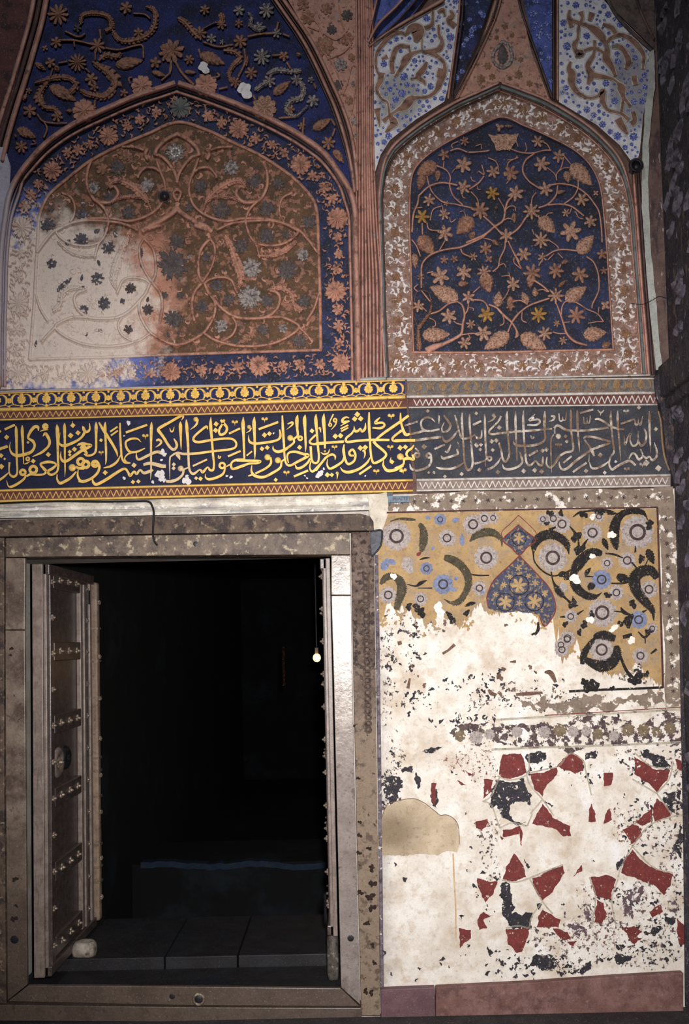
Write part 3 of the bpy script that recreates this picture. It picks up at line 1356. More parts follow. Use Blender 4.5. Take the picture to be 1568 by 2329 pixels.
D_SPAND_RIGHT = '''
T 820 10 .16315
s 0 260,1000,20 215,850,34 230,680,40 330,530,60 450,410,64 560,390,44 640,430,24
s 0 640,410,40 710,330,110 790,350,190 800,430,160 770,520,50
s 0 900,330,60 1000,280,50 1010,170,36 1010,60,30
s 0 1080,110,40 1150,75,60 1180,160,20
s 0 1250,80,30 1290,150,60 1230,220,80 1320,300,80
s 0 1090,280,30 1100,420,44 1140,520,54 1100,620,74 980,650,54 870,640,24
s 0 860,640,20 860,560,16 860,430,16
s 0 860,640,24 730,680,50 640,760,110 580,870,60 480,1010,25
s 0 450,950,60 440,800,64 480,650,64 560,580,54 690,590,30
s 0 930,800,30 880,900,80 800,1000,70 890,1080,50 900,1120,10
s 0 830,1010,40 700,1040,14
s 0 860,660,24 1000,680,60 1100,740,54 1170,830,44 1170,950,70 1110,1080,90 1050,1210,54 930,1290,40 780,1300,44 700,1330,120 620,1420,120 520,1470,44 400,1560,44 320,1630,70
s 0 1120,890,70 1090,1010,70
s 0 300,950,90 280,1060,80 230,1180,50 290,1310,34 380,1370,34 400,1500,34 440,1600,90 480,1650,100 400,1730,60 350,1780,10
s 0 230,1450,90 250,1560,56 270,1700,14
s 0 380,720,50 300,760,20
s 0 680,600,24 700,700,40 680,750,20
T 1250 10 .2028
s 0 230,60,24 220,150,44 250,250,50
s 0 230,180,44 330,205,44 430,240,40 540,310,100 620,420,54 650,500,64 640,600,90 700,700,60 740,800,34
s 0 350,80,60 370,150,34 330,250,30 320,380,30 280,450,54 300,520,54 360,550,80 290,590,20
s 0 390,520,30 480,490,32 560,510,32 630,560,34
s 0 510,400,30 500,550,34 450,640,54 430,700,54 470,790,80 435,890,30
s 0 480,790,64 590,810,54 700,830,28 770,880,30 810,940,100 830,1030,44 910,1140,30
s 0 240,640,20 220,720,54 255,780,90 250,880,74 310,980,54 420,1045,30 540,1030,28 600,970,64 600,1080,64 660,1180,34 800,1220,30 890,1290,44
s 0 830,1060,28 810,1200,30
s 0 770,1280,90 820,1370,74 880,1450,24
s 0 940,1200,54 960,1300,54 920,1340,64
s 0 480,90,60 450,180,44
s 0 600,220,30 700,260,54 740,320,44
s 0 640,430,34 700,370,34 800,340,44 900,380,54 990,460,64 1060,580,44 1050,720,20
s 0 700,470,34 800,480,54 860,560,54 890,640,74 860,720,30
s 0 950,800,64 970,900,54
'''
D_TYMP_FLOWERS = '''
T 400 180 .2806
f 200,870 55 6 k
f 370,1060 75 8 k
f 640,830 60 6 k
f 830,850 50 8 k
f 740,1050 65 6 k
f 450,720 65 7 w
f 1080,1160 60 7 k
f 110,1040 40 5 k
f 600,760 50 5 b
f 850,1000 50 5 b
T 400 500 .2806
f 530,215 60 7 k
f 740,130 65 8 k
f 1030,280 55 8 w
f 900,120 35 5 k
f 610,390 85 9 w
f 330,530 55 6 k
f 430,650 50 6 k
f 600,630 100 10 w
f 740,660 55 6 k
f 900,410 85 8 k
f 1040,660 55 7 k
f 215,700 52 8 k
f 370,860 58 7 w
f 710,890 48 6 k
f 870,880 38 6 w
f 1000,980 60 7 k
f 580,960 35 5 b
f 245,300 40 4 k
f 110,300 20 5 w
T 0 500 .2679
f 690,170 62 9 k
f 920,235 58 8 k
f 400,40 55 5 k
f 440,370 45 5 k
f 830,500 55 7 k
f 880,710 58 7 k
f 710,760 42 6 k
f 1110,580 48 8 k
f 1255,760 48 8 k
f 1090,930 40 5 k
f 1470,840 78 11 k
f 1470,380 135 9 k
f 1500,180 70 7 k
f 1395,640 34 6 k
f 1530,640 34 6 k
f 700,580 24 4 k
f 1040,690 24 4 k
b 485,610 610,490 50 k
b 560,180 600,210 60 k
b 690,520 700,460 24 k
b 830,340 850,400 26 k
b 300,1080 310,1020 22 k
b 800,940 870,935 24 k
b 730,990 740,950 22 k
b 1250,700 1260,650 26 k
b 1440,1000 1420,950 26 k
b 1510,980 1530,930 26 k
b 1190,330 1200,220 40 k
b 1220,410 1190,370 30 k
b 900,140 900,60 30 k
b 800,110 850,80 40 k
b 985,150 970,90 40 k
T 0 180 .2679
f 1490,620 85 8 w
f 700,1150 55 6 k
f 1090,1130 60 8 k
f 1250,900 65 7 w
f 800,920 55 6 w
f 1000,750 65 7 k
f 420,1230 50 6 k
f 930,1000 55 7 k
f 590,980 50 6 b
f 1060,640 60 7 b
f 870,760 55 6 b
b 430,1100 440,1130 50 k
b 710,1090 700,1020 30 k
b 500,1250 550,1255 36 k
'''
D_TYMP_LEFT = '''
M 403
T 400 180 .2806
s 40 0,440 90,485 170,560 190,620
s 34 190,610 120,640 40,740 5,840
s 30 185,640 150,740 110,850 115,950 160,1040 260,1110 400,1150 540,1130 700,1130 850,1160 960,1210 1000,1235
s 30 150,750 200,720 270,720 320,770 330,800
s 26 280,575 360,552 460,548
s 34 710,665 740,760 740,870 690,970 620,1000 540,990 490,930 520,870 560,880
s 0 215,1075,20 260,980,30 350,950,40 480,965,34 560,1000,30 640,985,20
s 0 240,1000,40 330,900,70 450,830,60 530,830,40 580,890,16
s 30 690,970 610,1040 570,1130 575,1200 600,1270
s 26 950,920 870,960 840,1040 850,1110 880,1160
s 30 -5,890 40,915 25,970 -5,985
s 50 0,1000 30,1070 130,1140 250,1200 290,1240
s 40 250,560 270,610 250,650
T 400 500 .2806
s 30 330,85 450,30 600,10 750,5 880,30 1000,85 1080,170 1150,265
s 28 600,130 650,185 760,210 880,190 960,140 995,95
s 26 560,0 600,130 650,200 680,310
s 34 280,150 210,230 185,330 185,430 215,505
s 28 280,150 315,220 310,320 270,420 215,505
s 34 215,505 150,590 130,700 150,820
s 32 230,510 270,600 310,650 320,720 300,800 230,910 100,990 10,1015
s 28 225,520 280,480 380,465 450,490 480,550 500,595
s 34 310,650 400,740 500,790 620,800 740,785 820,720 845,640 820,590 760,570
s 30 740,790 860,790 960,830 1000,870 940,930 820,990 680,1020 500,1020 330,980 230,920
s 26 460,790 490,850 460,930 380,980
s 28 1160,600 1120,720 1060,820
s 30 1000,870 1060,930 1110,990
s 0 740,570,20 850,550,50 940,600,60 960,690,60 1020,740,40
s 50 150,40 240,70 300,90
s 0 660,290,20 760,290,40 880,250,50 980,170,30
s 0 400,120,40 450,230,60 500,360,80 530,470,60 500,570,20
'''
# ================================================================ materials
WX = lambda px, py: (W(px, py)[0], W(px, py)[2])
def rad(px, py, rx, ry): 
    x, z = WX(px, py); return (x, z, rx * .002, ry * .002)
FADE = rad(95, 700, 270, 245)
CREAM = 'dccabd'
fadeL = ('r', CREAM, FADE, .74, 1.16, 14, 1.1, .95)
GRIME = ('n', '2e2626', 60, .56, .74, 3, .75)
CHIP = ('n', 'e6dfd6', 110, .70, .74, 7, .95)
m_plaster = mat('cream_plaster', 'd6ccbf', 'e6dfd6', 9, [('n', 'b49c80', 6, .48, .72, 2, .6), ('n', 'c3b09a', 16, .55, .66, 11, .6), ('n', 'eceaea', 7, .55, .8, 4, .8), ('n', '40363a', 42, .72, .75, 6, .85), ('n', '7d6a5a', 90, .66, .74, 8, .55), ('g', '4a4046', 0, WX(872, 1700)[0] + .055, WX(872, 1700)[0] - .03, 14, .16, .35)], .8, .3, 90, dirt=.28)
m_backing = mat('grey_plaster', '6e625c', '877b74', 8, [GRIME], .9)
m_salmon = mat('salmon_stucco', 'ab7a67', 'c18e79', 25, [('n', '5f443b', 45, .5, .7, 3, .7), ('n', 'dccfc4', 80, .7, .76, 5, .6)], .85, .4)
m_salmon_f = mat('salmon_stucco_worn', 'a67663', 'c18c76', 25, [('n', '5b4036', 40, .48, .68, 3, .75), fadeL, CHIP], .85, .4)
m_brown = mat('brown_stucco', '6f4f3c', '8d6a4e', 40, [('n', 'a98372', 90, .55, .7, 3, .7)], .85, .4, 260)
m_brownpink = mat('brown_pink_stucco', '825d4b', 'a67862', 50, [('n', '54392e', 120, .5, .65, 3, .8)], .85, .5, 300)
m_tan = mat('tan_carved_stucco', '9f7864', 'ba917a', 60, [('n', '5a3f34', 150, .5, .6, 3, .8)], .85, .6, 320)
m_gilt_old = mat('old_gilt', '8f6a35', 'b08345', 60, [('n', '5f4030', 120, .5, .65, 3, .7)], .6, .4)
m_blue = mat('ultramarine_ground', '1b2149', '232b5e', 14, [('n', '131628', 10, .46, .64, 2, .85), ('n', '35427e', 24, .64, .8, 6, .5)], .85, .2)
m_blue_n = mat('dark_blue_ground', '262a40', '2b3250', 10, [('n', '1e202a', 7, .42, .6, 2, .9), ('n', '3f4c88', 18, .62, .76, 5, .6), ('n', 'c9cbe0', 75, .72, .74, 9, .85)], .85, .2)
m_blue_b = mat('navy_border_ground', '252a44', '2a3152', 20, [('n', '1f2028', 16, .45, .62, 2, .8), ('r', '6a76b6', FADE, .9, 1.35, 7, .9, .8), ('r', CREAM, FADE, .70, 1.06, 22, 1.6, .99)], .85, .25)
m_tymp = mat('brown_tympanum_ground', '4f3b2b', '674b35', 16, [('n', '9a6a57', 30, .53, .58, 3, .8), ('n', '45403f', 24, .58, .66, 6, .8), ('n', '9a8f88', 70, .64, .72, 8, .65), ('r', 'c08770', rad(320, 650, 100, 170), .5, 1.15, 16, 1.3, .85), ('n', '4a4040', 90, .62, .70, 4, .75), ('r', CREAM, FADE, .70, 1.14, 14, 1.1, .96)], .85, .6, 110, bdist=.006)
m_darkpaint = mat('dark_grey_paint', '4a4043', '5e5552', 60, [('n', '857b78', 90, .58, .7, 3, .6), ('n', '7a5a48', 60, .58, .68, 8, .7)], .85, .5, 220)
m_whitepaint = mat('whitish_paint', '7d706b', 'a59a93', 70, [('n', '4b4448', 80, .48, .6, 3, .85)], .85, .5, 240)
m_moulding = mat('salmon_moulding', 'a8796a', 'bf8f7f', 18, [('n', '5a4640', 30, .5, .68, 3, .8), ('n', 'c9bdb6', 60, .7, .76, 5, .7), ('r', 'b9aeb4', rad(10, 640, 75, 260), .7, 1.1, 8, .5, .9)], .85, .25)
m_mould_dark = mat('dark_moulding', '4a4040', '65564f', 18, [('n', '2a2629', 30, .5, .68, 3, .8), ('r', 'a9a0a8', rad(10, 660, 60, 260), .7, 1.1, 8, .5, .9)], .85, .25)
m_mould_grey = mat('slate_grey_moulding', '5f625f', '77797a', 14, [('n', '45403f', 30, .55, .7, 3, .7)], .8, .2)
m_rib = mat('pink_rib_stucco', 'a97b6c', 'c59584', 12, [('n', '5f4a45', 30, .55, .68, 3, .8), ('n', 'a39692', 14, .55, .7, 8, .5), ('n', 'd6cbc6', 50, .69, .74, 5, .7)], .85, .3)
m_rib_dark = mat('shadowed_rib_groove', '4b3a3a', '5d4844', 20, [], .9)  # darker copy of the rib stucco, groove shade put into its colour
m_white_sp = mat('white_spandrel_ground', 'c6c2c6', 'd3d0d2', 14, [('n', '8f8c92', 12, .52, .7, 2, .8), ('n', '8d91b4', 70, .60, .70, 4, .6), ('r', '85807c', rad(905, 215, 65, 75), .6, 1.1, 10, .6, .75), ('r', '7d7a80', rad(1440, 190, 60, 120), .6, 1.1, 10, .6, .75)], .85, .2)
m_blue_fl = mat('cobalt_floret', '3d4a8e', '4c5a9e', 90, [('n', 'c9c8da', 200, .52, .6, 3, .8)], .85, .3, 300)
m_cart = mat('brown_cartouche', '7d5a4c', '96705e', 30, [('n', '4d3a34', 30, .5, .68, 3, .8), ('n', '7c7570', 14, .58, .7, 5, .8)], .85, .3)
m_cream_line = mat('cream_outline', 'b3aaa2', 'c8bfb2', 30, [('n', '7b706b', 30, .5, .7, 3, .8)], .85)
m_blue_tri_d = mat('dark_blue_speckled_ground', '252b48', '323a60', 20, [('n', '171a28', 14, .45, .62, 2, .85), ('n', '7d86b4', 90, .63, .69, 5, .6)], .85, .25)
m_blue_tri = mat('blue_speckled_ground', '45518e', '5463a8', 20, [('n', '2a2f48', 14, .48, .65, 2, .85), ('n', 'a4aacc', 90, .62, .68, 5, .7)], .85, .25)
m_pink_tri = mat('pink_speckled_stucco', 'a77b6b', 'b88b79', 30, [('n', '59433c', 45, .55, .65, 3, .85), ('n', '8f867e', 16, .55, .68, 5, .7), ('n', 'c9bfb8', 60, .66, .72, 6, .7)], .85, .35)
m_bord_brown = mat('brown_reticulated_border', '73574a', '8a6a5b', 40, [('n', 'b08a84', 22, .54, .66, 5, .6), ('n', '9c8f8a', 16, .5, .64, 12, .5), ('n', 'd3cac6', 46, .575, .61, 3, .95), ('n', '543f34', 60, .58, .66, 8, .75)], .85, .5, 160)
m_bord_white = mat('white_arabesque', 'd2c9c6', 'ded8d6', 60, [('n', '9b7a70', 70, .6, .68, 4, .7)], .85, .3)
m_navy = mat('navy_black_ground', '14162e', '191c3a', 16, [('n', '252a58', 12, .56, .72, 2, .6)], .7, .1, dirt=.12)
m_slate = mat('slate_worn_ground', '333338', '3e3f45', 14, [('n', '2b2e40', 9, .5, .7, 2, .8), ('n', '5a5654', 60, .6, .7, 4, .5)], .85, .2)
m_gold = mat('gilded_relief', 'e2b45a', 'efc56a', 40, [('n', 'a06f3a', 50, .60, .72, 3, .7), ('n', 'e9e4dc', 40, .655, .69, 7, .9), ('r', 'c9b49a', rad(380, 1060, 90, 60), .5, 1.1, 30, 1.2, .7)], .5, .2, metal=0.15, dirt=.3)
m_gold_dim = mat('aged_gilding', 'b78a4c', 'd0a25c', 40, [('n', '8a6138', 50, .58, .72, 3, .7), ('n', 'd9d0c6', 40, .66, .70, 7, .9)], .55, .2)
m_letter_worn = mat('worn_lettering', 'a39484', 'c4b8aa', 30, [('n', '6d5240', 16, .44, .6, 3, .9), ('n', '4c4644', 60, .6, .68, 8, .7), ('n', 'e0dbd4', 60, .64, .7, 5, .8)], .85, .25)
m_wornline = mat('worn_white_edging', 'b9aea4', 'd0c8c0', 30, [('n', '7c6658', 26, .58, .7, 3, .8)], .85, .25)
m_maroon = mat('maroon_band', '5b3531', '6b4440', 30, [('n', '3c2a2c', 30, .5, .7, 3, .6), ('n', '8f7f78', 40, .62, .72, 5, .5)], .85, .15)
m_taupe = mat('taupe_band', '7a6a62', '8b7b72', 30, [('n', '55433f', 40, .5, .7, 3, .7)], .85, .2)
m_worn_frieze = mat('worn_frieze_ground', '5d5a5c', '706a66', 40, [('n', '4a4a58', 40, .5, .66, 3, .8), ('n', '96795a', 50, .6, .7, 5, .7)], .85, .25)
m_ochre_worn = mat('worn_ochre', '86694a', '997650', 60, [('n', '66605f', 40, .45, .62, 3, .85)], .8, .3)
m_marble = mat('stained_marble', '94867a', 'b0a397', 12, [('n', '6a5444', 9, .5, .7, 2, .75), ('n', '3a2f2b', 36, .63, .69, 6, .85), ('n', 'c9bfb6', 18, .6, .75, 9, .5), ('g', '73696a', 2, WX(780, 1580)[1], WX(780, 1760)[1], 5, .3, .6), ('n', '57483e', 120, .6, .68, 4, .7), ('n', '4a3d36', 20, .6, .7, 12, .7)], .26, .45, 45, spec=.3, bdist=.003)
m_marble_left = mat('dirty_brown_marble', '6f6055', '877668', 10, [('n', '473830', 8, .46, .68, 2, .85), ('n', '2c2422', 30, .6, .68, 6, .85), ('n', 'a09080', 18, .6, .75, 9, .5), ('g', '4e4038', 2, WX(40, 1750)[1], WX(40, 2150)[1], 6, .5, .8), ('n', '463a33', 120, .58, .7, 4, .6)], .4, .4, 55, spec=.5)
m_marble_top = mat('sooty_marble_lintel', '5d4f46', '766658', 16, [('n', '3e3331', 10, .5, .66, 2, .85), ('n', 'b3a388', 26, .54, .64, 6, .85), ('n', '33292a', 60, .6, .68, 4, .8)], .55, .35, 60)
m_marble_dark = mat('grimy_outer_frame', '4e4036', '665447', 14, [('n', '2f2526', 18, .48, .62, 2, .85), ('n', '94806a', 34, .58, .66, 6, .75)], .7, .4, 60)
m_marble_right = mat('grimy_carved_jamb', '54443b', '75645a', 14, [('n', '2a2223', 40, .5, .6, 2, .9), ('g', '8a7866', 2, WX(830, 1480)[1], WX(830, 1720)[1], 8, .3, .8), ('n', '4a3d36', 24, .54, .64, 12, .75), ('n', '3a2e2b', 40, .62, .67, 4, .9), ('n', 'a8977f', 60, .66, .72, 6, .6)], .7, .5, 60, spec=.15)
m_white_wash = mat('whitewashed_cove', 'c6bdb2', 'e4ddd0', 14, [('n', '8f8a90', (22), .5, .66, 2, .8, (.25, 1, 2.2)), ('n', 'f0ece4', 40, .58, .66, 6, .9), ('n', '8f7650', 8, .62, .75, 5, .5)], .6, .3)
m_black = mat('black_iron', '17171a', '222226', 30, [], .45, .2, spec=.5, dirt=0)
m_cable = mat('black_rubber', '0f0f11', '141417', 30, [], .6, .0, dirt=0)
m_iron_grey = mat('weathered_iron', '3d3f47', '54565e', 40, [('n', '24252a', 30, .55, .7, 3, .7)], .55, .3)
m_plate = mat('blue_grey_enamel', '5d6a78', '6f7f8e', 60, [('n', '3f444c', 60, .6, .7, 3, .7)], .6, .1)
m_wood_dark = mat('dark_door_panel', '453a38', '544845', 20, [('n', '342b2a', 30, .5, .7, 3, .6)], .32, .15, spec=.5)
m_wood_light = mat('worn_door_moulding', '75665f', '8b7b73', 20, [('n', '54463f', 30, .5, .7, 3, .6, (4, 4, .5))], .4, .2, spec=.5)
m_wood_brown = mat('tan_meeting_stile', '7a6656', '907b6a', 16, [('n', '4e3b2d', 30, .55, .7, 3, .8)], .5, .3)
m_brass = mat('dull_brass', '7c6c5f', '988775', 60, [('n', '554840', 80, .5, .65, 3, .7)], .4, .2, metal=.4)
m_passage_dark = mat('sooty_passage_plaster', '050506', '08080a', 5, [('n', '172027', 2.2, .5, .7, 2, .8), ('n', '080708', 12, .5, .7, 4, .6)], .9, .2, dirt=0)  # passage darkness put into a near-black colour, with random blue-grey tone
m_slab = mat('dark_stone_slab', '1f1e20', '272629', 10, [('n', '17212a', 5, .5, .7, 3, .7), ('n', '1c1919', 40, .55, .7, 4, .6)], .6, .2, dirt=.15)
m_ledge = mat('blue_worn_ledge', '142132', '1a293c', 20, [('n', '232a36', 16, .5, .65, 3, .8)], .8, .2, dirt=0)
m_sandstone = mat('red_sandstone', '6d4c45', '82605a', 14, [('n', '553a3a', 20, .5, .66, 3, .7), ('n', '9b8378', 30, .62, .72, 5, .6)], .7, .3)
m_sand_dark = mat('purple_sandstone_block', '5d4348', '6d5054', 14, [('n', '8a7374', 30, .6, .7, 3, .6, (.3, 1, 2))], .6, .25)
m_floor = mat('dark_forecourt_paving', '2c2a2c', '3a3736', 8, [], .8, .2)
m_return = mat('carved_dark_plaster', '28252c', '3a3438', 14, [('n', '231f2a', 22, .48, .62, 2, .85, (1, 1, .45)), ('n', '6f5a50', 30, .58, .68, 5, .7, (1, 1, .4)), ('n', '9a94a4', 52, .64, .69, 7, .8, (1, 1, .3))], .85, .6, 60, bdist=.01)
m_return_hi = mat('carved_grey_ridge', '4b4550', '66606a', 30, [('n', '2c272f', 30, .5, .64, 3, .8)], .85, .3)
m_band_brown = mat('brown_streaked_band', '5b4743', '6d5750', 14, [('n', '3b3034', 22, .5, .64, 2, .8, (1, 1, .35)), ('n', 'a69c9c', 50, .64, .68, 5, .8, (1, 1, .3))], .85, .4, 60)
m_white_strip = mat('bare_white_strip', '9fa09a', 'b4b3ab', 14, [('n', '86837c', 20, .55, .7, 3, .6)], .85, .25)
m_redband = mat('dark_red_panel', '4e302e', '5e3b37', 10, [('n', '2c2022', 14, .5, .66, 3, .85)], .85, .35, 60)
m_lavender = mat('lavender_whitewash', 'a9a2ae', 'bdb6c0', 8, [('n', '857e90', 14, .55, .72, 3, .7)], .85, .25)

# ================================================================ structure
def px_poly(pts, yf, yb, mb=None, h=None):
    mb = mb or MB()
    n = len(pts)
    f = [W(u, v, yf) for u, v in pts]
    b = [(p[0], yb, p[2]) for p in f]
    mb.add(f + b, [tuple(range(n)), tuple(range(2 * n - 1, n - 1, -1))] + [(i, (i + 1) % n, n + (i + 1) % n, n + i) for i in range(n)])
    return mb

XC = W(1545, 1350)[0]                       # corner with the return wall
DOOR_T, DOOR_B = W(400, 1258)[2], W(400, 2246)[2]
DL, DR = W(2, 1750)[0], W(772, 1750)[0]
ZT = 5.0; XL = -2.3
Z_UP = W(930, 1124)[2]
mb = MB()
m2 = MB(); m2.box(XL, XC, .06, .36, Z_UP, ZT); obj('wall_upper', m2, mat('brown_bed_plaster', '5a453e', '70574d', 14, [GRIME], .9), kind='structure')
mb.box(W(852, 1700)[0], XC, 0.003, .36, 0, Z_UP)
mb.box(XL, DL, .06, .36, 0, Z_UP)
mb.box(DL, W(852, 1700)[0], .06, .36, DOOR_T, Z_UP)
mb.box(DR, W(852, 1700)[0], .06, .36, 0, DOOR_T)
obj('wall_back', mb, m_plaster, kind='structure')
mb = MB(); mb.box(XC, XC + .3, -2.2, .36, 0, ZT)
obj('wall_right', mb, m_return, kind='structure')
mb = MB(); mb.box(XL, XC + .3, -2.4, .06, -.12, W(1500, 2292)[2])
obj('floor', mb, m_floor, kind='structure')

# passage behind the doorway
FZ = DOOR_B - .005
ix0, ix1 = DL - .02, DR + .32
mb = MB(); mb.box(ix0 - .2, ix0, .36, 9.0, -.6, 2.9); obj('wall_left', mb, m_passage_dark, kind='structure')
mb = MB(); mb.box(ix1, ix1 + .2, .36, 9.0, -.6, 2.9); obj('wall_passage', mb, m_passage_dark, kind='structure')
mb = MB(); mb.box(ix0 - .2, ix1 + .2, 9.0, 9.2, -.6, 2.9); obj('wall_far', mb, m_passage_dark, kind='structure')
mb = MB(); mb.box(ix0 - .2, ix1 + .2, .36, 9.2, 2.7, 2.9); obj('ceiling', mb, m_passage_dark, kind='structure')
mb = MB(); mb.box(ix0, ix1, .98, 9.0, -.6, -.35); obj('floor.001', mb, m_passage_dark, kind='structure')
# slabs just inside the door
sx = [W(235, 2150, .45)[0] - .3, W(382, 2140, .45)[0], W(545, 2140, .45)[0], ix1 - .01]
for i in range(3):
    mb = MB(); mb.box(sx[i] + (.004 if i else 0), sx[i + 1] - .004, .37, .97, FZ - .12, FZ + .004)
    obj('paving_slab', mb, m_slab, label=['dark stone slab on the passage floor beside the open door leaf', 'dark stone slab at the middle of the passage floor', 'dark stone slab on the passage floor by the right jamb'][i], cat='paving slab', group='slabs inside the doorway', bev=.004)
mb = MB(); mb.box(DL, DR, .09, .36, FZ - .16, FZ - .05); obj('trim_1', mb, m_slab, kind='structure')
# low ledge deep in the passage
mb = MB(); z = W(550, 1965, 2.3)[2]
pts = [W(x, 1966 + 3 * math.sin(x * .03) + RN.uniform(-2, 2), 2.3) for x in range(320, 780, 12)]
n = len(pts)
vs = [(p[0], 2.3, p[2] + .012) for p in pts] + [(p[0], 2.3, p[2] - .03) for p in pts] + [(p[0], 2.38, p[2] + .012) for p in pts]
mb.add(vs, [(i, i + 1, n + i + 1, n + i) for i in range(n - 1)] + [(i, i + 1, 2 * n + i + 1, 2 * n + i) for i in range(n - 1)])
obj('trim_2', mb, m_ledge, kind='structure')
mb = MB(); mb.box(ix0 + .01, ix1 - .01, 2.32, 3.0, -.34, z + .004); obj('trim_3', mb, m_passage_dark, kind='structure')

# sandstone plinth under the painted wall
mb = px_poly([(866, 2251), (990, 2246), (992, 2340), (868, 2344)], -.035, .0)
bb = obj('baseboard_right', mb, m_sand_dark, kind='structure', bev=.004)
mb = px_poly([(992, 2246), (1200, 2236), (1400, 2222), (1556, 2213), (1556, 2320), (992, 2341)], -.035, .0)
obj('baseboard_right.001', mb, m_sandstone, kind='structure', bev=.004)

# ---------------------------------------------------------------- upper left: ribs, blue spandrel
def line(pts, w=None): return [(x, y, w) for x, y in pts]
RIB_L = [(125, -60), (107, 40), (88, 110), (66, 185), (45, 250), (27, 312), (14, 366)]
RIB_R = [(575, -60), (620, 8), (675, 88), (706, 145), (730, 197), (752, 247), (770, 300), (784, 345), (795, 392), (803, 440)]
ARCH_L = [(2, 880), (2, 760), (4, 687), (6, 600), (10, 545), (16, 500), (23, 466), (35, 432), (49, 405), (67, 381), (107, 338), (161, 299), (228, 266), (308, 231), (360, 214), (402, 200)]
ARCH_R = [(402, 200), (456, 218), (526, 244), (596, 274), (653, 303), (695, 329), (737, 362), (773, 411), (793, 449), (803, 494), (805, 560), (807, 640), (809, 740), (811, 868)]
INN_L = [(67, 818), (72, 760), (78, 687), (82, 607), (86, 540), (90, 490), (107, 450), (127, 428), (150, 409), (204, 367), (268, 333), (335, 305), (404, 278)]
INN_R = [(404, 278), (470, 296), (526, 322), (582, 348), (624, 373), (667, 404), (695, 432), (713, 456), (722, 490), (725, 570), (728, 668), (730, 797)]
sm = lambda p, st=6: [(a, b) for a, b, c in smooth_pts([(x, y, 1) for x, y in p], st)]
archL, archR, innL, innR = sm(ARCH_L), sm(ARCH_R), sm(INN_L), sm(INN_R)
ribL, ribR = sm(RIB_L), sm(RIB_R)

t = thing('spandrel_panel', W(402, 880, .05), 'deep blue carved spandrel with salmon flowers above the larger left arch', 'wall panel')
mb = MB()
poly(mb, facade(.03), ribL[::-1] + ribR[:-1] + [(803, 470)] + [q for q in archR[::-1] if q[1] < 465] + [q for q in archL[::-1][1:] if q[1] < 440] + [(14, 445)], .012)
obj('ground', mb, m_blue, t)
CM = {'b': m_brownpink, 'p': m_salmon, 'w': m_whitepaint, 'g': m_gilt_old, 'k': m_darkpaint}
def draw_relief(txt, root, y0, vine_mat, h=.008, cm=CM, hs=1.0, leafk=.25, sharp=1.0, inner=.5):
    fn = facade(y0); vine = MB(); chips = []
    for rec in parse(txt):
        k, col, pts, rest, s = rec
        if k == 's':
            if rest[0] == 0 and max(p[2] for p in wpts(rec)) > 11:
                b = MB(); acanthus(b, fn, wpts(rec), h); obj('scroll_leaf', b, cm['w'] if pts[0][0] > 520 and y0 < .02 else m_brownpink, root)
            else: stroke(vine, fn, wpts(rec), h, 'round', 3.0, hw=4.0)
        elif k == 'f':
            b = MB(); r = rest[0] * s; 
            if r < 1: continue
            star(b, fn, pts[0][0], pts[0][1], r, int(rest[1]), h * hs * (1.25 if r > 8 else .9), inner=inner, sharp=sharp)
            obj('flower', b, cm[rest[2]], root)
        elif k == 'b':
            b = MB(); leaf(b, fn, *pts[0], *pts[1], rest[0] * s, h * hs * 1.2, knob=leafk, serr=.08)
            obj('leaf', b, cm[rest[1]], root)
        elif k == 'h':
            b = MB(); star(b, fn, pts[0][0], pts[0][1], rest[0] * s, 9, h * 1.2, inner=.82, sharp=.6)
            obj('palmette', b, m_salmon if rest[1] != 'w' else m_tan, root)
        elif k == 'w': chips.append(MB()); blob(chips[-1], fn, pts[0][0], pts[0][1], rest[0] * s, h * 1.2)
    if vine.v: obj('vine', vine, vine_mat, root, smooth=True)
    for b in chips: obj('bare_plaster_patch', b, m_bord_white, root)
draw_relief(D_BLUE_LEFT, t, .018, m_brownpink, .016)

# rib mouldings of the left bay
ntrim = [3]
def trim(pts, w, y0, h, m, prof='round', step=5):
    ntrim[0] += 1
    mb = MB(); stroke(mb, facade(y0), line(pts, w), h, prof, step)
    return obj('trim_%d' % ntrim[0], mb, m, kind='structure', smooth=True)
off = lambda pts, dx, dy=0: [(x + dx, y + dy) for x, y in pts]
trim(off(RIB_L, -9), 16, .05, .05, m_rib)
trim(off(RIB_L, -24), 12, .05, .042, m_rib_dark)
trim(off(RIB_L, -38), 14, .05, .05, m_rib)
px_ = px_poly([(-60, -60), (85, -60), (66, 60), (40, 170), (8, 300), (-12, 370), (-60, 370)], .02, .06)
obj('trim_90', px_, m_redband, kind='structure')
mb = px_poly([(-60, 330), (10, 335), (24, 378), (20, 450), (2, 540), (-4, 700), (-4, 890), (-60, 890)], .012, .06)
obj('trim_91', mb, m_lavender, kind='structure')
for k, (d, w, hh, m) in enumerate([(3, 5, .05, m_mould_dark), (10, 10, .058, m_rib), (18, 5, .045, m_rib_dark), (26, 11, .055, m_rib)]):
    trim([(x + d * (1.0 if y < 300 else max(.42, 1 - (y - 300) / 240)), y - d * .25) for x, y in RIB_R], w, .05, hh, m)
# two-step arch moulding
for a, sg in ((ARCH_L, 1), (ARCH_R, -1)):
    trim([(x - sg * (5 if y > 420 else 3), y - 11 if y < 500 else y) for x, y in a], 17, .05, .062, m_moulding)
    trim([(x + sg * (3 if y > 420 else 0), y - 1 if y < 520 else y) for x, y in a], 7, .05, .040, m_mould_dark)
    trim([(x + sg * (9 if y > 420 else 3), y + 8 if y < 480 else y) for x, y in a], 9, .05, .045, m_moulding)

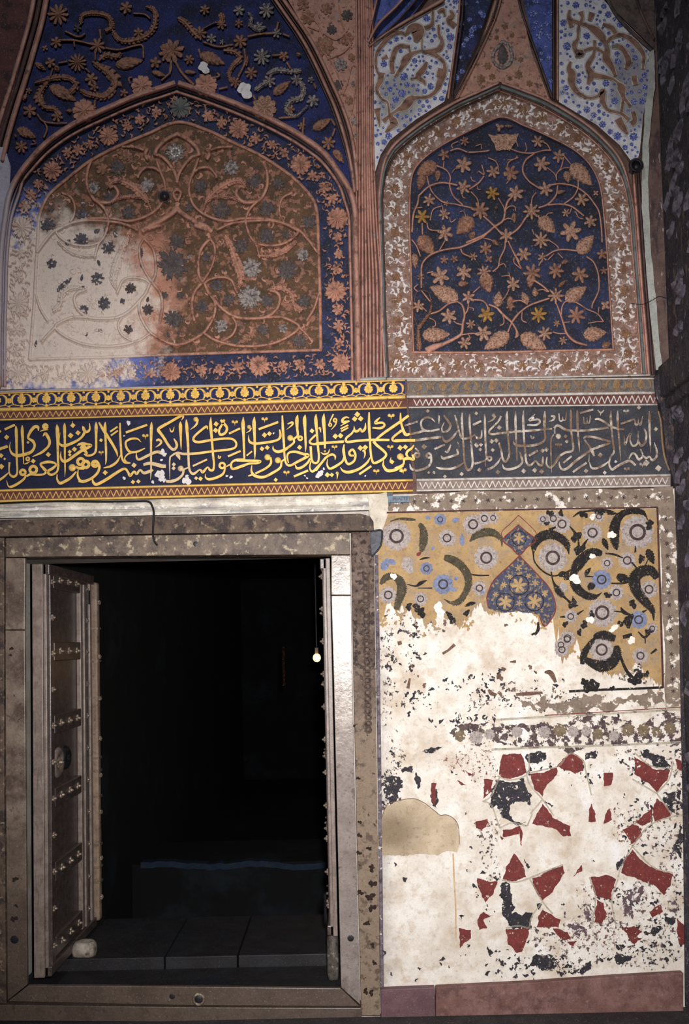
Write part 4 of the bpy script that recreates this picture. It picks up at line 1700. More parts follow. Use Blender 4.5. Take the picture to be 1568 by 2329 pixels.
# ---------------------------------------------------------------- left arched panel
t = thing('arched_panel', W(402, 875, .05), 'larger pointed-arch stucco panel with brown scrollwork, its lower left worn to bare cream', 'wall panel')
mb = MB(); poly(mb, facade(.05), archL + archR[1:] + [(811, 872), (2, 886)], .02)
obj('border_ground', mb, m_blue_b, t)
mb = MB(); poly(mb, facade(.036), innL + innR[1:], .008)
obj('ground', mb, m_tymp, t)
mb = MB()
stroke(mb, facade(.036), line(INN_L + INN_R[1:], 9), .017, 'round', 5)
stroke(mb, facade(.036), line([(66, 817), (240, 812), (404, 806), (560, 801), (732, 796)], 8), .017, 'round', 8)
obj('inner_moulding', mb, m_salmon_f, t, smooth=True)
fnT = facade(.028)
vine = MB()
for rec in parse(D_TYMP_LEFT):
    if rec[3][0] == 0:
        b = MB(); acanthus(b, fnT, wpts(rec), .012); obj('scroll_leaf', b, m_salmon_f, t)
    else: stroke(vine, fnT, [(x, y, w * .82) for x, y, w in wpts(rec)], .015, 'round', 3.0, hw=6.0)
obj('scrollwork', vine, m_salmon_f, t, smooth=True)
fadedk = {'k': mat('faded_dark_paint', '4a444a', '615b61', 60, [('n', '8d868a', 90, .6, .7, 3, .7), ('n', CREAM, 55, .57, .62, 8, .95)], .85, .4, 220), 'b': m_brownpink, 'w': m_whitepaint, 'p': m_salmon}
for rec in parse(D_TYMP_FLOWERS):
    k, col, pts, rest, s = rec
    b = MB(); x, y = pts[0]
    fade = x < 290 and y > 470
    if k == 'f':
        star(b, fnT, x, y, rest[0] * s, int(rest[1]), .008, inner=.68, jag=.2, sharp=.8)
        mm = fadedk[rest[2]] if fade or rest[2] == 'k' else fadedk[rest[2]]
        o = obj('flower', b, m_darkpaint if rest[2] == 'k' and not fade else mm, t)
        if rest[2] == 'w' and rest[0] * s > 15 and 380 < x < 420:
            c = MB(); ring(c, facade(.0245), x, y, 9, 4, .003); obj('flower_eye', c, m_bord_white, o)
    else:
        leaf(b, fnT, *pts[0], *pts[1], rest[0] * s, .004, serr=.2)
        obj('leaf', b, fadedk['k'] if fade else m_darkpaint, t)
# salmon scraps of scroll leaves
b = MB()
for _ in range(260):
    x, y = RN.uniform(110, 715), RN.uniform(300, 780)
    if not inside((x, y), innL + innR): continue
    a = RN.uniform(0, 6.28); r = RN.uniform(7, 15)
    stroke(b, fnT, [(x, y, 2), (x + r * .5 * math.cos(a), y + r * .5 * math.sin(a), RN.uniform(4, 8)), (x + r * math.cos(a + .9), y + r * math.sin(a + .9), 3), (x + r * .8 * math.cos(a + 1.6), y + r * .8 * math.sin(a + 1.6), 1)], .004, 'round', 3)
obj('leaf_scrap', b, m_salmon_f, t, kind='stuff', smooth=True)
# border flowers
BIG = [(410, 245, 25), (543, 293, 24), (684, 374, 25), (768, 497, 26), (764, 662, 26), (776, 826, 22), (590, 832, 25), (390, 846, 23), (200, 850, 25), (40, 850, 24), (42, 690, 25), (50, 518, 24), (118, 387, 22), (247, 310, 23)]
SMALL = [(473, 264), (504, 278), (582, 315), (619, 329), (647, 347), (711, 399), (737, 427), (756, 452), (768, 539), (770, 579), (765, 612), (768, 705), (770, 741), (773, 780), (459, 842), (501, 842), (540, 834), (644, 831), (683, 831), (728, 828), (356, 255), (318, 272), (289, 287), (204, 329), (177, 341), (153, 346), (86, 418), (70, 443), (55, 469), (46, 575), (42, 630), (38, 750), (36, 800), (100, 850), (150, 853), (262, 848), (300, 846), (345, 848)]
fnB = facade(.03)
for x, y, r in BIG:
    b = MB(); star(b, fnB, x, y, r, 12, .018, inner=.8, jag=.08); obj('rosette', b, m_salmon_f if x != 410 else m_mould_grey, t)
for x, y in SMALL:
    b = MB(); star(b, fnB, x, y, RN.uniform(11.5, 14.5), 6, .015, inner=.55, jag=.1); obj('border_flower', b, m_salmon_f, t)
b = MB()
def spine(i):
    c = []
    for (p, q) in zip((archL + archR)[::1], (archL + archR)[::1]): pass
    return c
mids = []
for (ox, oy) in sm(ARCH_L, 9) + sm(ARCH_R, 9):
    best = min(innL + innR, key=lambda q: (q[0] - ox) ** 2 + (q[1] - oy) ** 2)
    mids.append((ox, oy, best[0], best[1]))
for x in range(10, 800, 9): mids.append((x, 884 - x * .025, x, 820 - x * .03))
for ox, oy, bx, by in mids:
    for _ in range(3):
        f = RN.uniform(.2, .82); x, y = ox + (bx - ox) * f, oy + (by - oy) * f
        a = RN.uniform(0, 6.28); r = RN.uniform(8, 13)
        stroke(b, fnB, [(x, y, 1.5), (x + r * .5 * math.cos(a), y + r * .5 * math.sin(a), RN.uniform(4, 6.5)), (x + r * math.cos(a + .7), y + r * math.sin(a + .7), 1)], .011, 'round', 3)
obj('border_leaf', b, m_salmon_f, t, kind='stuff', smooth=True)

# iron hook in the middle of the panel
hk = thing('iron_hook', W(374, 446, .02), 'black iron hook knob on the scrollwork of the left arch', 'hook')
b = MB(); dome(b, facade(.02), 374, 446, 12, .05); obj('knob', b, m_black, hk, smooth=True)
b = MB(); ring(b, facade(.022), 374, 446, 12, 4, .012); obj('collar', b, m_iron_grey, hk, smooth=True)

# ---------------------------------------------------------------- salmon triangle between curved rib and pier
t = thing('triangular_panel', W(800, 420, .05), 'narrow salmon triangle of flowers between the blue spandrel and the ribbed pier', 'wall panel')
TRI = [(622, -60), (660, 8), (708, 88), (757, 187), (795, 274), (822, 395), (830, 395), (829, 250), (820, 100), (816, -60)]
mb = MB(); poly(mb, facade(.05), TRI, .02); obj('ground', mb, m_pink_tri, t)
for x, y, r, n, c in [(700, 40, 17, 7, 'b'), (755, 67, 12, 8, 'k'), (737, 105, 24, 8, 'b'), (790, 88, 16, 7, 'b'), (775, 147, 16, 8, 'w'), (800, 130, 9, 6, 'b'), (770, 193, 12, 7, 'k'), (795, 228, 11, 6, 'b'), (808, 275, 10, 6, 'w'), (812, 308, 8, 6, 'w'), (690, 10, 14, 7, 'b'), (790, 35, 14, 7, 'k'), (743, 20, 14, 6, 'b'), (806, 190, 8, 6, 'w'), (820, 340, 6, 5, 'k')]:
    b = MB(); star(b, facade(.03), x, y, r, n, .008, inner=.7); obj('flower', b, CM[c], t)
b = MB()
for q in ['690,30 720,50 735,80', '735,75 765,90 790,70', '745,135 780,120 800,100', '730,110 760,150 775,190 790,230', '800,150 790,190 780,215', '812,160 806,220 800,260', '700,60 725,70', '770,10 780,60 800,110']:
    stroke(b, facade(.03), [tuple(float(z) for z in c.split(',')) + (3.5,) for c in q.split()], .007)
obj('vine', b, m_salmon, t, smooth=True)

# ribbed pier
base = [810 + i * 8.2 for i in range(8)]
for i, bx in enumerate(base):
    topx = [812, 818, 824, 829, 834, 838, 843, 848][i]
    pts = [(topx - 2, -60), (topx, 100), (topx + 1, 300), (topx + 2 - (3.5 - i) * .8, 420), ((topx + bx) / 2, 520), (bx - 1, 660), (bx, 870)]
    trim(pts, 7.6 if i not in (0, 7) else 6.4, .05, .04 + .006 * (1 - abs(i - 3.5) / 3.5), m_rib if i != 1 else m_moulding, 'round', 8)
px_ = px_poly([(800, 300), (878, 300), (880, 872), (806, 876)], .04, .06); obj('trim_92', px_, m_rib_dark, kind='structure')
# ================================================================ right bay: arched panel with blue ground
ARCH2_L = [(880, 858), (874, 740), (871, 631), (868, 540), (866, 470), (868, 427), (876, 384), (892, 350), (914, 326), (966, 286), (1041, 241), (1090, 219), (1138, 197)]
ARCH2_R = [(1138, 197), (1190, 216), (1247, 240), (1328, 290), (1383, 340), (1412, 382), (1428, 430), (1438, 490), (1446, 590), (1455, 700), (1466, 850)]
INN2_L = [(941, 800), (938, 709), (935, 601), (932, 520), (933, 446), (936, 408), (943, 386), (958, 366), (986, 343), (1025, 319), (1079, 292), (1141, 266)]
INN2_R = [(1141, 266), (1194, 286), (1247, 309), (1301, 337), (1333, 363), (1354, 393), (1367, 429), (1374, 482), (1380, 550), (1386, 640), (1391, 720), (1396, 797)]
a2L, a2R, i2L, i2R = sm(ARCH2_L), sm(ARCH2_R), sm(INN2_L), sm(INN2_R)
t = thing('arched_panel', W(1160, 860, .05), 'narrower pointed-arch panel of salmon star flowers on dark blue, brown and white border', 'wall panel')
mb = MB(); poly(mb, facade(.05), a2L + a2R[1:] + [(1466, 853), (880, 862)], .02); obj('border_ground', mb, m_bord_brown, t)
mb = MB(); poly(mb, facade(.05), i2L + i2R[1:], .0215); obj('ground', mb, m_blue_n, t)
mb = MB()
stroke(mb, facade(.03), line(INN2_L + INN2_R[1:], 5), .02, 'round', 5)
stroke(mb, facade(.03), line([(938, 801), (1060, 802), (1180, 800), (1300, 797), (1400, 795)], 6), .014, 'round', 8)
obj('inner_moulding', mb, m_salmon, t, smooth=True)
b = MB()
for d in ['1110,305 1180,303 1172,325 1160,343 1130,343 1121,322']:
    poly(b, facade(.0285), rough_line([tuple(float(z) for z in c.split(',')) for c in d.split()], .12, 5), .01)
obj('crown_flower', b, m_tan, t)
draw_relief(D_NICHE_RIGHT, t, .0285, m_salmon, .015, cm={'p': m_tan, 'b': m_brownpink, 'g': m_gilt_old, 'w': m_whitepaint}, inner=.46, sharp=1.7)
# white arabesques and brown rosettes along the border
b = MB(); fn2 = facade(.03)
mids2 = []
for (ox, oy) in sm(ARCH2_L, 10)[1:] + sm(ARCH2_R, 10):
    q = min(i2L + i2R, key=lambda q: (q[0] - ox) ** 2 + (q[1] - oy) ** 2)
    mids2.append((ox, oy, q[0], q[1]))
for x in range(890, 1462, 10): mids2.append((x, 857 - (x - 880) * .01, x, 806))
k = 0
for ox, oy, bx, by in mids2:
    k += 1
    l = math.hypot(bx - ox, by - oy) or 1; nx, ny = (bx - ox) / l, (by - oy) / l
    for sgn in (0, 1, 2):
        f = (.25, .5, .78)[sgn] + RN.uniform(-.1, .1); x, y = ox + (bx - ox) * f, oy + (by - oy) * f
        if RN.random() < .5: continue
        a = math.atan2(ny, nx) + RN.uniform(-.9, .9) + (math.pi if sgn == 2 else 0); r = RN.uniform(9, 17)
        stroke(b, fn2, [(x, y, 1.5), (x + r * .45 * math.cos(a), y + r * .45 * math.sin(a), RN.uniform(4, 8)), (x + r * math.cos(a + .8), y + r * math.sin(a + .8), 2), (x + r * .9 * math.cos(a + 1.5), y + r * .9 * math.sin(a + 1.5), 1)], .004, 'round', 3)
obj('white_arabesque', b, m_bord_white, t, kind='stuff', smooth=True)
for i in range(2, len(mids2), 5):
    ox, oy, bx, by = mids2[i]
    b = MB(); star(b, fn2, (ox + bx) / 2, (oy + by) / 2, 12, 7, .006, inner=.7); obj('border_rosette', b, m_brown, t)

# moulding round the right arch
trim([(x - 3, y - 9 if y < 420 else y) for x, y in ARCH2_L], 9, .05, .055, m_rib)
trim([(x, y - 1 if y < 420 else y) for x, y in ARCH2_L], 9, .05, .06, m_mould_grey)
trim([(x + 4, y + 8 if y < 420 else y) for x, y in ARCH2_L], 6, .05, .035, m_rib_dark)
trim([(x + 4, y - 9 if y < 420 else y) for x, y in ARCH2_R], 10, .05, .055, m_rib)
trim([(x + 1, y if y < 420 else y) for x, y in ARCH2_R], 13, .05, .06, m_mould_grey)
trim([(x - 5, y + 8 if y < 420 else y) for x, y in ARCH2_R], 6, .05, .035, m_rib)

# vertical strips between the right arch and the corner
trim([(1441, 384), (1450, 500), (1460, 640), (1470, 760), (1477, 855)], 9, .05, .05, m_rib)
trim([(1452, 384), (1459, 500), (1469, 640), (1479, 760), (1486, 852)], 8, .05, .042, m_rib_dark)
mb = MB(); poly(mb, facade(.05), rough_line([(1476, 120), (1488, 112), (1491, 200), (1483, 260), (1476, 330), (1475, 420), (1479, 520), (1488, 640), (1499, 760), (1508, 838), (1493, 842), (1484, 760), (1473, 640), (1464, 520), (1460, 420), (1462, 330), (1468, 240), (1478, 200)], .02, 10), .05)
obj('trim_93', mb, m_white_strip, kind='structure')
mb = MB(); poly(mb, facade(.05), [(1490, -60), (1560, -60), (1545, 60), (1512, 300), (1508, 450), (1520, 640), (1536, 845), (1508, 845), (1498, 760), (1487, 640), (1478, 520), (1475, 420), (1477, 330), (1484, 260), (1492, 200)], .04)
obj('trim_94', mb, m_band_brown, kind='structure')
mb = MB(); poly(mb, facade(.05), [(1375, -60), (1492, -60), (1492, 200), (1489, 112), (1383, 8)], .03)
obj('trim_95', mb, m_mould_dark, kind='structure')
trim([(1370, -30), (1400, 30), (1440, 75), (1489, 120)], 10, .03, .02, m_mould_dark)
trim([(1440, -30), (1460, 30), (1489, 90)], 8, .03, .02, m_band_brown)

# iron hook beside the right arch
hk = thing('iron_hook', W(1446, 380, -.01), 'black iron ring hook beside the right-hand arch', 'hook')
b = MB(); ring(b, facade(0), 1448, 376, 12, 11, .05); dome(b, facade(0), 1450, 376, 14, .03); obj('knob', b, m_black, hk, smooth=True)
b = MB(); stroke(b, facade(0), [(1440, 386, 14), (1436, 394, 13)], .05); obj('hook_shadow', b, m_black, hk, smooth=True)  # hook's shadow at lower left, shaped as a black piece

# ---------------------------------------------------------------- white spandrels with blue florets
SPL = [(838, 108), (880, 82), (931, 50), (1006, 10), (1046, -40), (1046, 20), (1038, 85), (1018, 205), (1011, 231), (946, 272), (888, 318), (866, 352), (854, 390), (850, 301)]
SPR = [(1272, -50), (1330, -50), (1390, 18), (1489, 116), (1478, 200), (1464, 260), (1456, 345), (1446, 380), (1410, 330), (1358, 284), (1272, 232)]
def spandrel(outline, label, seed):
    t = thing('spandrel_panel', W(sum(p[0] for p in outline) / len(outline), max(p[1] for p in outline), .05), label, 'wall panel')
    mb = MB(); poly(mb, facade(.05), outline, .025); obj('ground', mb, m_white_sp, t)
    fn = facade(.025)
    dark = MB(); lightl = MB()
    lines = []
    for rec in parse(D_SPAND_RIGHT):
        w = wpts(rec)
        if not any(inside((p[0], p[1]), outline) for p in w): continue
        stroke(dark, facade(.024), w, .006, 'flat', 3)
        stroke(lightl, fn, [(x, y, ww + 5) for x, y, ww in w], .004, 'flat', 3)
        lines += [(a, b, c) for a, b, c in smooth_pts(w, 6)]
    obj('cartouche_outline', lightl, m_cream_line, t)
    obj('cartouche', dark, m_cart, t)
    rnd = random.Random(seed); pts = []
    x0, x1 = min(p[0] for p in outline), max(p[0] for p in outline)
    y0, y1 = max(-20, min(p[1] for p in outline)), max(p[1] for p in outline)
    for _ in range(6000):
        x, y = rnd.uniform(x0, x1), rnd.uniform(y0, y1); r = rnd.choice((10, 8.5, 7, 5, 3.4))
        if not all(inside((x + dx * r, y + dy * r), outline) for dx, dy in ((1, 0), (-1, 0), (0, 1), (0, -1))): continue
        if any((x - a) ** 2 + (y - b) ** 2 < (r + c + 1.2) ** 2 for a, b, c in pts): continue
        if any((x - a) ** 2 + (y - b) ** 2 < (r + c / 2 + 1) ** 2 for a, b, c in lines): continue
        pts.append((x, y, r))
        if len(pts) > 140: break
    pts.sort(key=lambda p: -p[2])
    rest = MB()
    for i, (x, y, r) in enumerate(pts):
        b = MB() if i < 95 else rest
        star(b, fn, x, y, r, 8 if r > 4 else 5, .002, inner=.78, jag=.08, sub=2)
        if i < 95: obj('blue_floret', b, m_blue_fl, t)
    if rest.v: obj('small_blue_floret', rest, m_blue_fl, t, kind='stuff')
    return t
spandrel(SPL, 'white spandrel of blue florets and brown cartouches left of the pink triangle', 3)
spandrel(SPR, 'white spandrel of blue florets and brown cartouches beside the dark corner', 5)

# triangles above the right arch apex
t = thing('triangular_panel', W(1140, 226, .05), 'speckled pink triangle with teardrop medallion above the right arch', 'wall panel')
mb = MB(); poly(mb, facade(.05), [(1146, -60), (1168, -60), (1210, 120), (1250, 226), (1190, 205), (1138, 186), (1085, 208), (1034, 226), (1085, 130)], .03); obj('ground', mb, m_pink_tri, t)
b = MB(); fn = facade(.02)
tear = [(1144, 92), (1156, 104), (1165, 122), (1163, 140), (1152, 151), (1140, 153), (1128, 146), (1121, 132), (1126, 115), (1136, 104), (1144, 92)]
stroke(b, fn, line(tear, 8), .008, 'round', 3); obj('medallion_ring', b, m_whitepaint, t, smooth=True)
b = MB(); leaf(b, fn, 1144, 146, 1144, 100, 24, .006); obj('medallion', b, m_darkpaint, t)
for x, y, r in [(1110, 150, 9), (1095, 180, 11), (1120, 175, 8), (1180, 170, 10), (1175, 195, 7), (1205, 190, 8), (1150, 60, 7), (1165, 80, 6), (1130, 85, 6), (1185, 135, 7), (1100, 200, 7), (1215, 210, 6), (1160, 178, 6)]:
    b = MB(); star(b, fn, x, y, r, 6, .005, inner=.6); obj('flower', b, m_brown, t)
for nm, pl in (('left', [(1052, -60), (1138, -60), (1085, 100), (1030, 214)]), ('right', [(1176, -60), (1256, -60), (1256, 222), (1222, 130)])):
    t = thing('triangular_panel', W(1080 if nm == 'left' else 1235, 215, .05), 'slim %s blue triangle %s of the pink triangle over the right arch' % ('dark' if nm == 'left' else 'paler', nm), 'wall panel')
    mb = MB(); poly(mb, facade(.05), pl, .015); obj('ground', mb, m_blue_tri_d if nm == 'left' else m_blue_tri, t)
    fn = facade(.035); k = 0
    while k < 22:
        x, y = RN.uniform(1030, 1260), RN.uniform(0, 210)
        if inside((x, y), pl):
            b = MB(); star(b, fn, x, y, RN.uniform(4, 8), 7, .003, inner=.75, sub=2); obj('floret', b, m_blue_fl, t); k += 1
for pts, w, m in [([(1050, -60), (1044, 40), (1035, 110), (1020, 225)], 7, m_rib), ([(1057, -60), (1052, 40), (1043, 110), (1029, 218)], 6, m_rib_dark), ([(1142, -60), (1128, 20), (1090, 110), (1034, 222)], 6, m_mould_dark), ([(1148, -60), (1135, 20), (1097, 110), (1042, 222)], 4, m_rib),
                  ([(1170, -60), (1185, 20), (1220, 120), (1256, 222)], 7, m_mould_dark), ([(1260, -60), (1260, 60), (1260, 226)], 6, m_rib_dark), ([(1269, -60), (1269, 60), (1269, 228)], 7, m_rib)]:
    trim(pts, w, .05, .045, m)
# pier side triangle, top
mb = MB(); poly(mb, facade(.05), [(843, 100), (836, -60), (1010, -60), (935, 40), (880, 74)], .012); obj('trim_96', mb, m_blue_tri, kind='structure')
for pts, w in [([(840, 104), (880, 75), (935, 42), (1010, 0)], 9), ([(838, 96), (862, 55), (905, 12), (950, -40)], 8), ([(838, 88), (848, 40), (868, -40)], 7), ([(838, 104), (890, 62), (930, 20), (980, -40)], 5)]:
    trim(pts, w, .04, .04, m_rib if w != 5 else m_rib_dark)

# ================================================================ friezes and inscription
GX = 922
topf = lambda x: 893.6 - x * .0322 if x < GX else 864 - (x - GX) * .007
botf = lambda x: 933 - x * .0283 if x < GX else 903.5 - (x - GX) * .017
def band_poly(mb, fn, f0, f1, x0, x1, h, step=40, jag0=0, jag1=0):
    xs = [x0 + (x1 - x0) * i / max(1, int((x1 - x0) / step)) for i in range(max(1, int((x1 - x0) / step)) + 1)]
    poly(mb, fn, [(x, f0(x)) for x in xs] + [(x, f1(x)) for x in xs[::-1]], h)
def frieze(x0, x1, label, name, mg, ml, mr, worn):
    t = thing(name, W((x0 + x1) / 2, botf((x0 + x1) / 2), .05), label, 'frieze')
    mb = MB(); band_poly(mb, facade(.05), topf, botf, x0, x1, .045); obj('ground', mb, mg, t)
    fn = facade(.005)
    b = MB(); stroke(b, fn, [(x, topf(x) + 1, 4) for x in (x0, (x0 + x1) / 2, x1)], .01, 'round', 20); obj('top_edging', b, ml, t, smooth=True)
    b = MB(); stroke(b, fn, [(x, botf(x) - 1, 9 if not worn else 7) for x in (x0, (x0 + x1) / 2, x1)], .013, 'round', 20); obj('bottom_edging', b, ml, t, smooth=True)
    v = MB()
    for i in range(-1, 27):
        cx = 49 + 56.4 * i; h = .006
        if not x0 + 8 < cx < x1 - 8: continue
        cy = (topf(cx) + botf(cx)) / 2 - 3
        b = MB(); rosette(b, fn, cx, cy, 10.5, 9, h); obj('rosette', b, mr, t)
        dome(v, fn, cx, topf(cx) + 5.5, 4.2, .004); dome(v, fn, cx, botf(cx) - 8, 3.6, .004)
        for s in (-1, 1):
            stroke(v, fn, [(cx, topf(cx) + 9, 1.5), (cx + s * 12, cy - 12, 3), (cx + s * 21, cy - 5, 6), (cx + s * 21, cy + 7, 4), (cx + s * 16, cy + 12, 1)], .005, 'round', 2)
            stroke(v, fn, [(cx, botf(cx) - 7, 1.5), (cx + s * 10, cy + 13, 2.5), (cx + s * 20, cy + 12, 2), (cx + s * 28, cy + 15, 2)], .004, 'round', 2)
    for i in range(-1, 27):
        cx = 21 + 56.4 * i
        if not x0 + 6 < cx < x1 - 6: continue
        cy = (topf(cx) + botf(cx)) / 2 - 1
        b = MB(); rosette(b, fn, cx, cy, 6.5, 6, .006); obj('rosette', b, mr, t)
        dome(v, fn, cx, topf(cx) + 5, 3, .004); dome(v, fn, cx, botf(cx) - 8, 2.6, .004)
    obj('crescent_scroll', v, mr if worn else ml, t, smooth=True)
    return t
frieze(-40, GX, 'bright gilded flower frieze on blue above the gold inscription', 'floral_frieze', m_blue, m_gold, m_gold, False)
frieze(GX + 4, 1490, 'dulled grey and ochre flower frieze above the worn inscription', 'floral_frieze', m_worn_frieze, m_wornline, m_ochre_worn, True)

t1 = lambda x: 955 - x * .0283 if x < GX else 927 - (x - GX) * .012      # top edging of the lettering field
b1 = lambda x: 1116 - x * .0262 if x < 940 else 1092 - (x - 940) * .0196
def inscription(x0, x1, label, data, mg, ml, ed, zz, zl, worn):
    t = thing('inscription_panel', W((x0 + x1) / 2, b1((x0 + x1) / 2) + 25, .05), label, 'inscription')
    xt1, xb1 = (x1, x1 + (14 if not worn else 30)); xt0, xb0 = (x0, x0 + (18 if worn else 0))
    mb = MB(); poly(mb, facade(.05), [(xt0, t1(x0)), ((xt0 + xt1) / 2, t1((xt0 + xt1) / 2)), (xt1, t1(xt1)), (xb1, b1(xb1)), ((xb0 + xb1) / 2, b1((xb0 + xb1) / 2)), (xb0, b1(xb0))], .04)
    obj('ground', mb, mg, t)
    mb = MB(); band_poly(mb, facade(.05), lambda x: botf(x) + 2, lambda x: t1(x), x0, x1, .044); obj('zigzag_ground', mb, m_maroon, t)
    mb = MB(); band_poly(mb, facade(.05), lambda x: b1(x), lambda x: b1(x) + 26, xb0, xb1, .044); obj('zigzag_ground', mb, zz, t)
    fn = facade(.008); fz = facade(.006)
    b = MB()
    stroke(b, fn, [(x, t1(x), 4.5) for x in (xt0, (xt0 + xt1) / 2, xt1)], .014, 'round', 20)
    stroke(b, fn, [(x, b1(x), 6) for x in (xb0, (xb0 + xb1) / 2, xb1)], .014, 'round', 20)
    stroke(b, fn, [(x, b1(x) + 24, 6) for x in (xb0, (xb0 + xb1) / 2, xb1)], .016, 'round', 20)
    if worn:
        e = MB(); stroke(e, fn, [(1498, 935, 5), (1504, 960, 6), (1508, 1010, 6), (1514, 1045, 6), (1524, 1070, 6)], .01, 'round', 6); obj('end_line', e, m_ochre_worn, t)
    obj('edging', b, ed, t, smooth=True)
    for f0, f1, xa, xb in ((lambda x: botf(x) + 5, lambda x: t1(x) - 4, xt0, xt1), (lambda x: b1(x) + 5, lambda x: b1(x) + 20, xb0, xb1)):
        z = MB(); x = math.ceil(xa / 13.8) * 13.8 + 3
        while x + 13.8 < xb:
            for (xa_, ya, xb_, yb) in ((x, f0(x), x + 6.9, f1(x)), (x + 6.9, f1(x), x + 13.8, f0(x))):
                stroke(z, fz, [(xa_, ya, 2.6), (xb_, yb, 2.6)], .004, 'flat', 99)
            x += 13.8
        obj('zigzag', z, zl, t)
    let = MB(); marks = []; chips = []
    fl = facade(.011)
    for rec in parse(data):
        k, col, pts, rest, s = rec
        if k == 's': stroke(let, fl, [(x, y, max(.4, w)) for x, y, w in wpts(rec)], .008, 'flat', 1.6)
        elif k == 'l':
            w = rest[0] * s; stroke(let, fl, [(p[0], p[1], w) for p in pts], .008, 'flat', 4)
        elif k == 'd':
            r = rest[0] * s * 1.08; x, y = pts[0]
            marks.append(MB()); poly(marks[-1], fl, [(x - r, y + .1 * r), (x - .1 * r, y - r), (x + r, y - .1 * r), (x + .1 * r, y + r)], .008)
        elif k == 'o': marks.append(MB()); dome(marks[-1], fl, pts[0][0], pts[0][1], rest[0] * s, .009)
        elif k == 'r': ring(let, fl, pts[0][0], pts[0][1], rest[0] * s, rest[1] * s, .008, prof='flat')
        elif k == 'h': marks.append(MB()); heart(marks[-1], fl, pts[0][0], pts[0][1], rest[0] * 6.2, .007)
        elif k == 'w': chips.append(MB()); blob(chips[-1], facade(.010), pts[0][0], pts[0][1], rest[0] * s * .8, .0085)
    obj('lettering', let, ml, t)
    for b in marks: obj('vowel_mark', b, ml, t)
    for b in chips: obj('plaster_loss', b, m_bord_white, t)
    return t
inscription(-40, 926, 'restored gold calligraphy on navy band over the doorway', D_LETTERS_GOLD, m_navy, m_gold, m_gold, m_maroon, m_gold_dim, False)
inscription(930, 1496, 'worn whitish calligraphy on slate band over the painted wall', D_LETTERS_WORN, m_slate, m_letter_worn, m_wornline, m_taupe, m_wornline, True)
# whitish ledge between arches and friezes
trim([(-40, 892), (300, 882), (600, 873), (812, 866)], 6, .05, .05, m_lavender, 'round', 30)
trim([(812, 864), (878, 861)], 12, .05, .062, m_white_strip, 'round', 30)
trim([(880, 862), (1180, 859), (1480, 853)], 7, .05, .055, m_wornline, 'round', 30)

# ================================================================ painted wall right of the door
fw = facade(0.0)
t = thing('wall_painting', W(1190, 1580, 0), 'ochre painted panel of dark scrolling leaves and grey flowers, its lower half flaked to white', 'mural')
TOPB = [(883, 1166), (1000, 1164), (1180, 1161), (1494, 1157)]
torn = [(1509, 1560), (1480, 1548), (1455, 1500), (1420, 1535), (1385, 1532), (1352, 1515), (1330, 1490), (1312, 1462), (1296, 1490), (1278, 1505), (1268, 1478), (1262, 1440), (1270, 1408), (1255, 1400), (1232, 1425), (1215, 1402), (1180, 1390), (1150, 1394), (1130, 1392), (1112, 1388), (1095, 1376), (1075, 1392), (1062, 1404), (1045, 1420), (1030, 1405), (1006, 1412), (1000, 1366), (992, 1412), (970, 1420), (945, 1412), (930, 1392), (912, 1378), (900, 1398), (888, 1378), (872, 1392), (864, 1420)]
m_ochre = mat('ochre_paint', '9d7f57', 'ae8e60', 12, [('n', '94806a', 12, .48, .66, 2, .85), ('n', 'd3a54f', 50, .63, .69, 5, .7), ('n', '7f6748', 60, .6, .7, 8, .5), ('n', 'e9e1d6', 46, .715, .735, 9, .95)], .7, .2, 120)
def interp(tab, x):
    for (x0, y0), (x1, y1) in zip(tab, tab[1:]):
        if x0 <= x <= x1: return y0 + (y1 - y0) * (x - x0) / (x1 - x0)
    return tab[0][1] if x < tab[0][0] else tab[-1][1]
torn_t = sorted(torn); cur = 0; cols = []
for i in range(int((1509 - 859) / 2) + 1):
    x = 859 + i * 2
    cur = cur * .75 + RN.uniform(-7, 7)
    yb_ = interp(torn_t, x) + cur + RN.uniform(-3, 3)
    yt_ = interp([(858, 1262), (868, 1215), (884, 1166), (1000, 1164), (1180, 1161), (1494, 1157), (1497, 1200), (1509, 1500)], x)
    cols.append((x, yt_, max(yb_, yt_ + 1)))
mb = MB(); n = len(cols)
mb.add([fw(x, a, .0012) for x, a, b in cols] + [fw(x, b, .0012) for x, a, b in cols], [(i, i + 1, n + i + 1, n + i) for i in range(n - 1)])
for _ in range(46):
    x, a, b = RN.choice(cols); blob(mb, fw, x, b + RN.uniform(-4, 26), RN.uniform(2, 6), .0011, .9)
obj('paint_ground', mb, m_ochre, t)
m_pblack = mat('black_leaf_paint', '151212', '1f1a19', 40, [], .8, .1, alpha=(70, .62, .65, 3))
m_polive = mat('olive_leaf_paint', '3a3222', '4a4029', 60, [('n', '2c2820', 40, .5, .64, 3, .8), ('n', 'b08a50', 80, .62, .68, 5, .8)], .7, .2)
m_plav = mat('grey_lavender_paint', '998c88', 'ada19c', 70, [('n', '6f6460', 110, .54, .62, 3, .8), ('n', 'c8beb6', 90, .62, .7, 5, .6)], .8, .25)
m_pblu = mat('faded_blue_paint', '6b7390', '7c84a0', 60, [('n', '5a5560', 80, .54, .62, 3, .6), ('n', 'b39464', 80, .64, .7, 5, .8)], .8, .2)
m_pred = mat('dark_red_paint', '6b2b2a', '7d3633', 40, [('n', '4a2a2c', 40, .5, .7, 3, .7), ('n', 'b39a80', 60, .66, .7, 5, .7)], .8, .2)
m_pbrn = mat('brown_flake_paint', '5c4438', '74584a', 50, [], .8, .2)
m_pwht = mat('bare_gesso', 'e4dbd0', 'efe8e0', 40, [], .8, .2)
PC = {'black': m_pblack, 'olive': m_polive, 'lav': m_plav, 'blu': m_pblu, 'grey': m_plav, 'red': m_pred, 'brn': m_pbrn, 'wht': m_pwht}
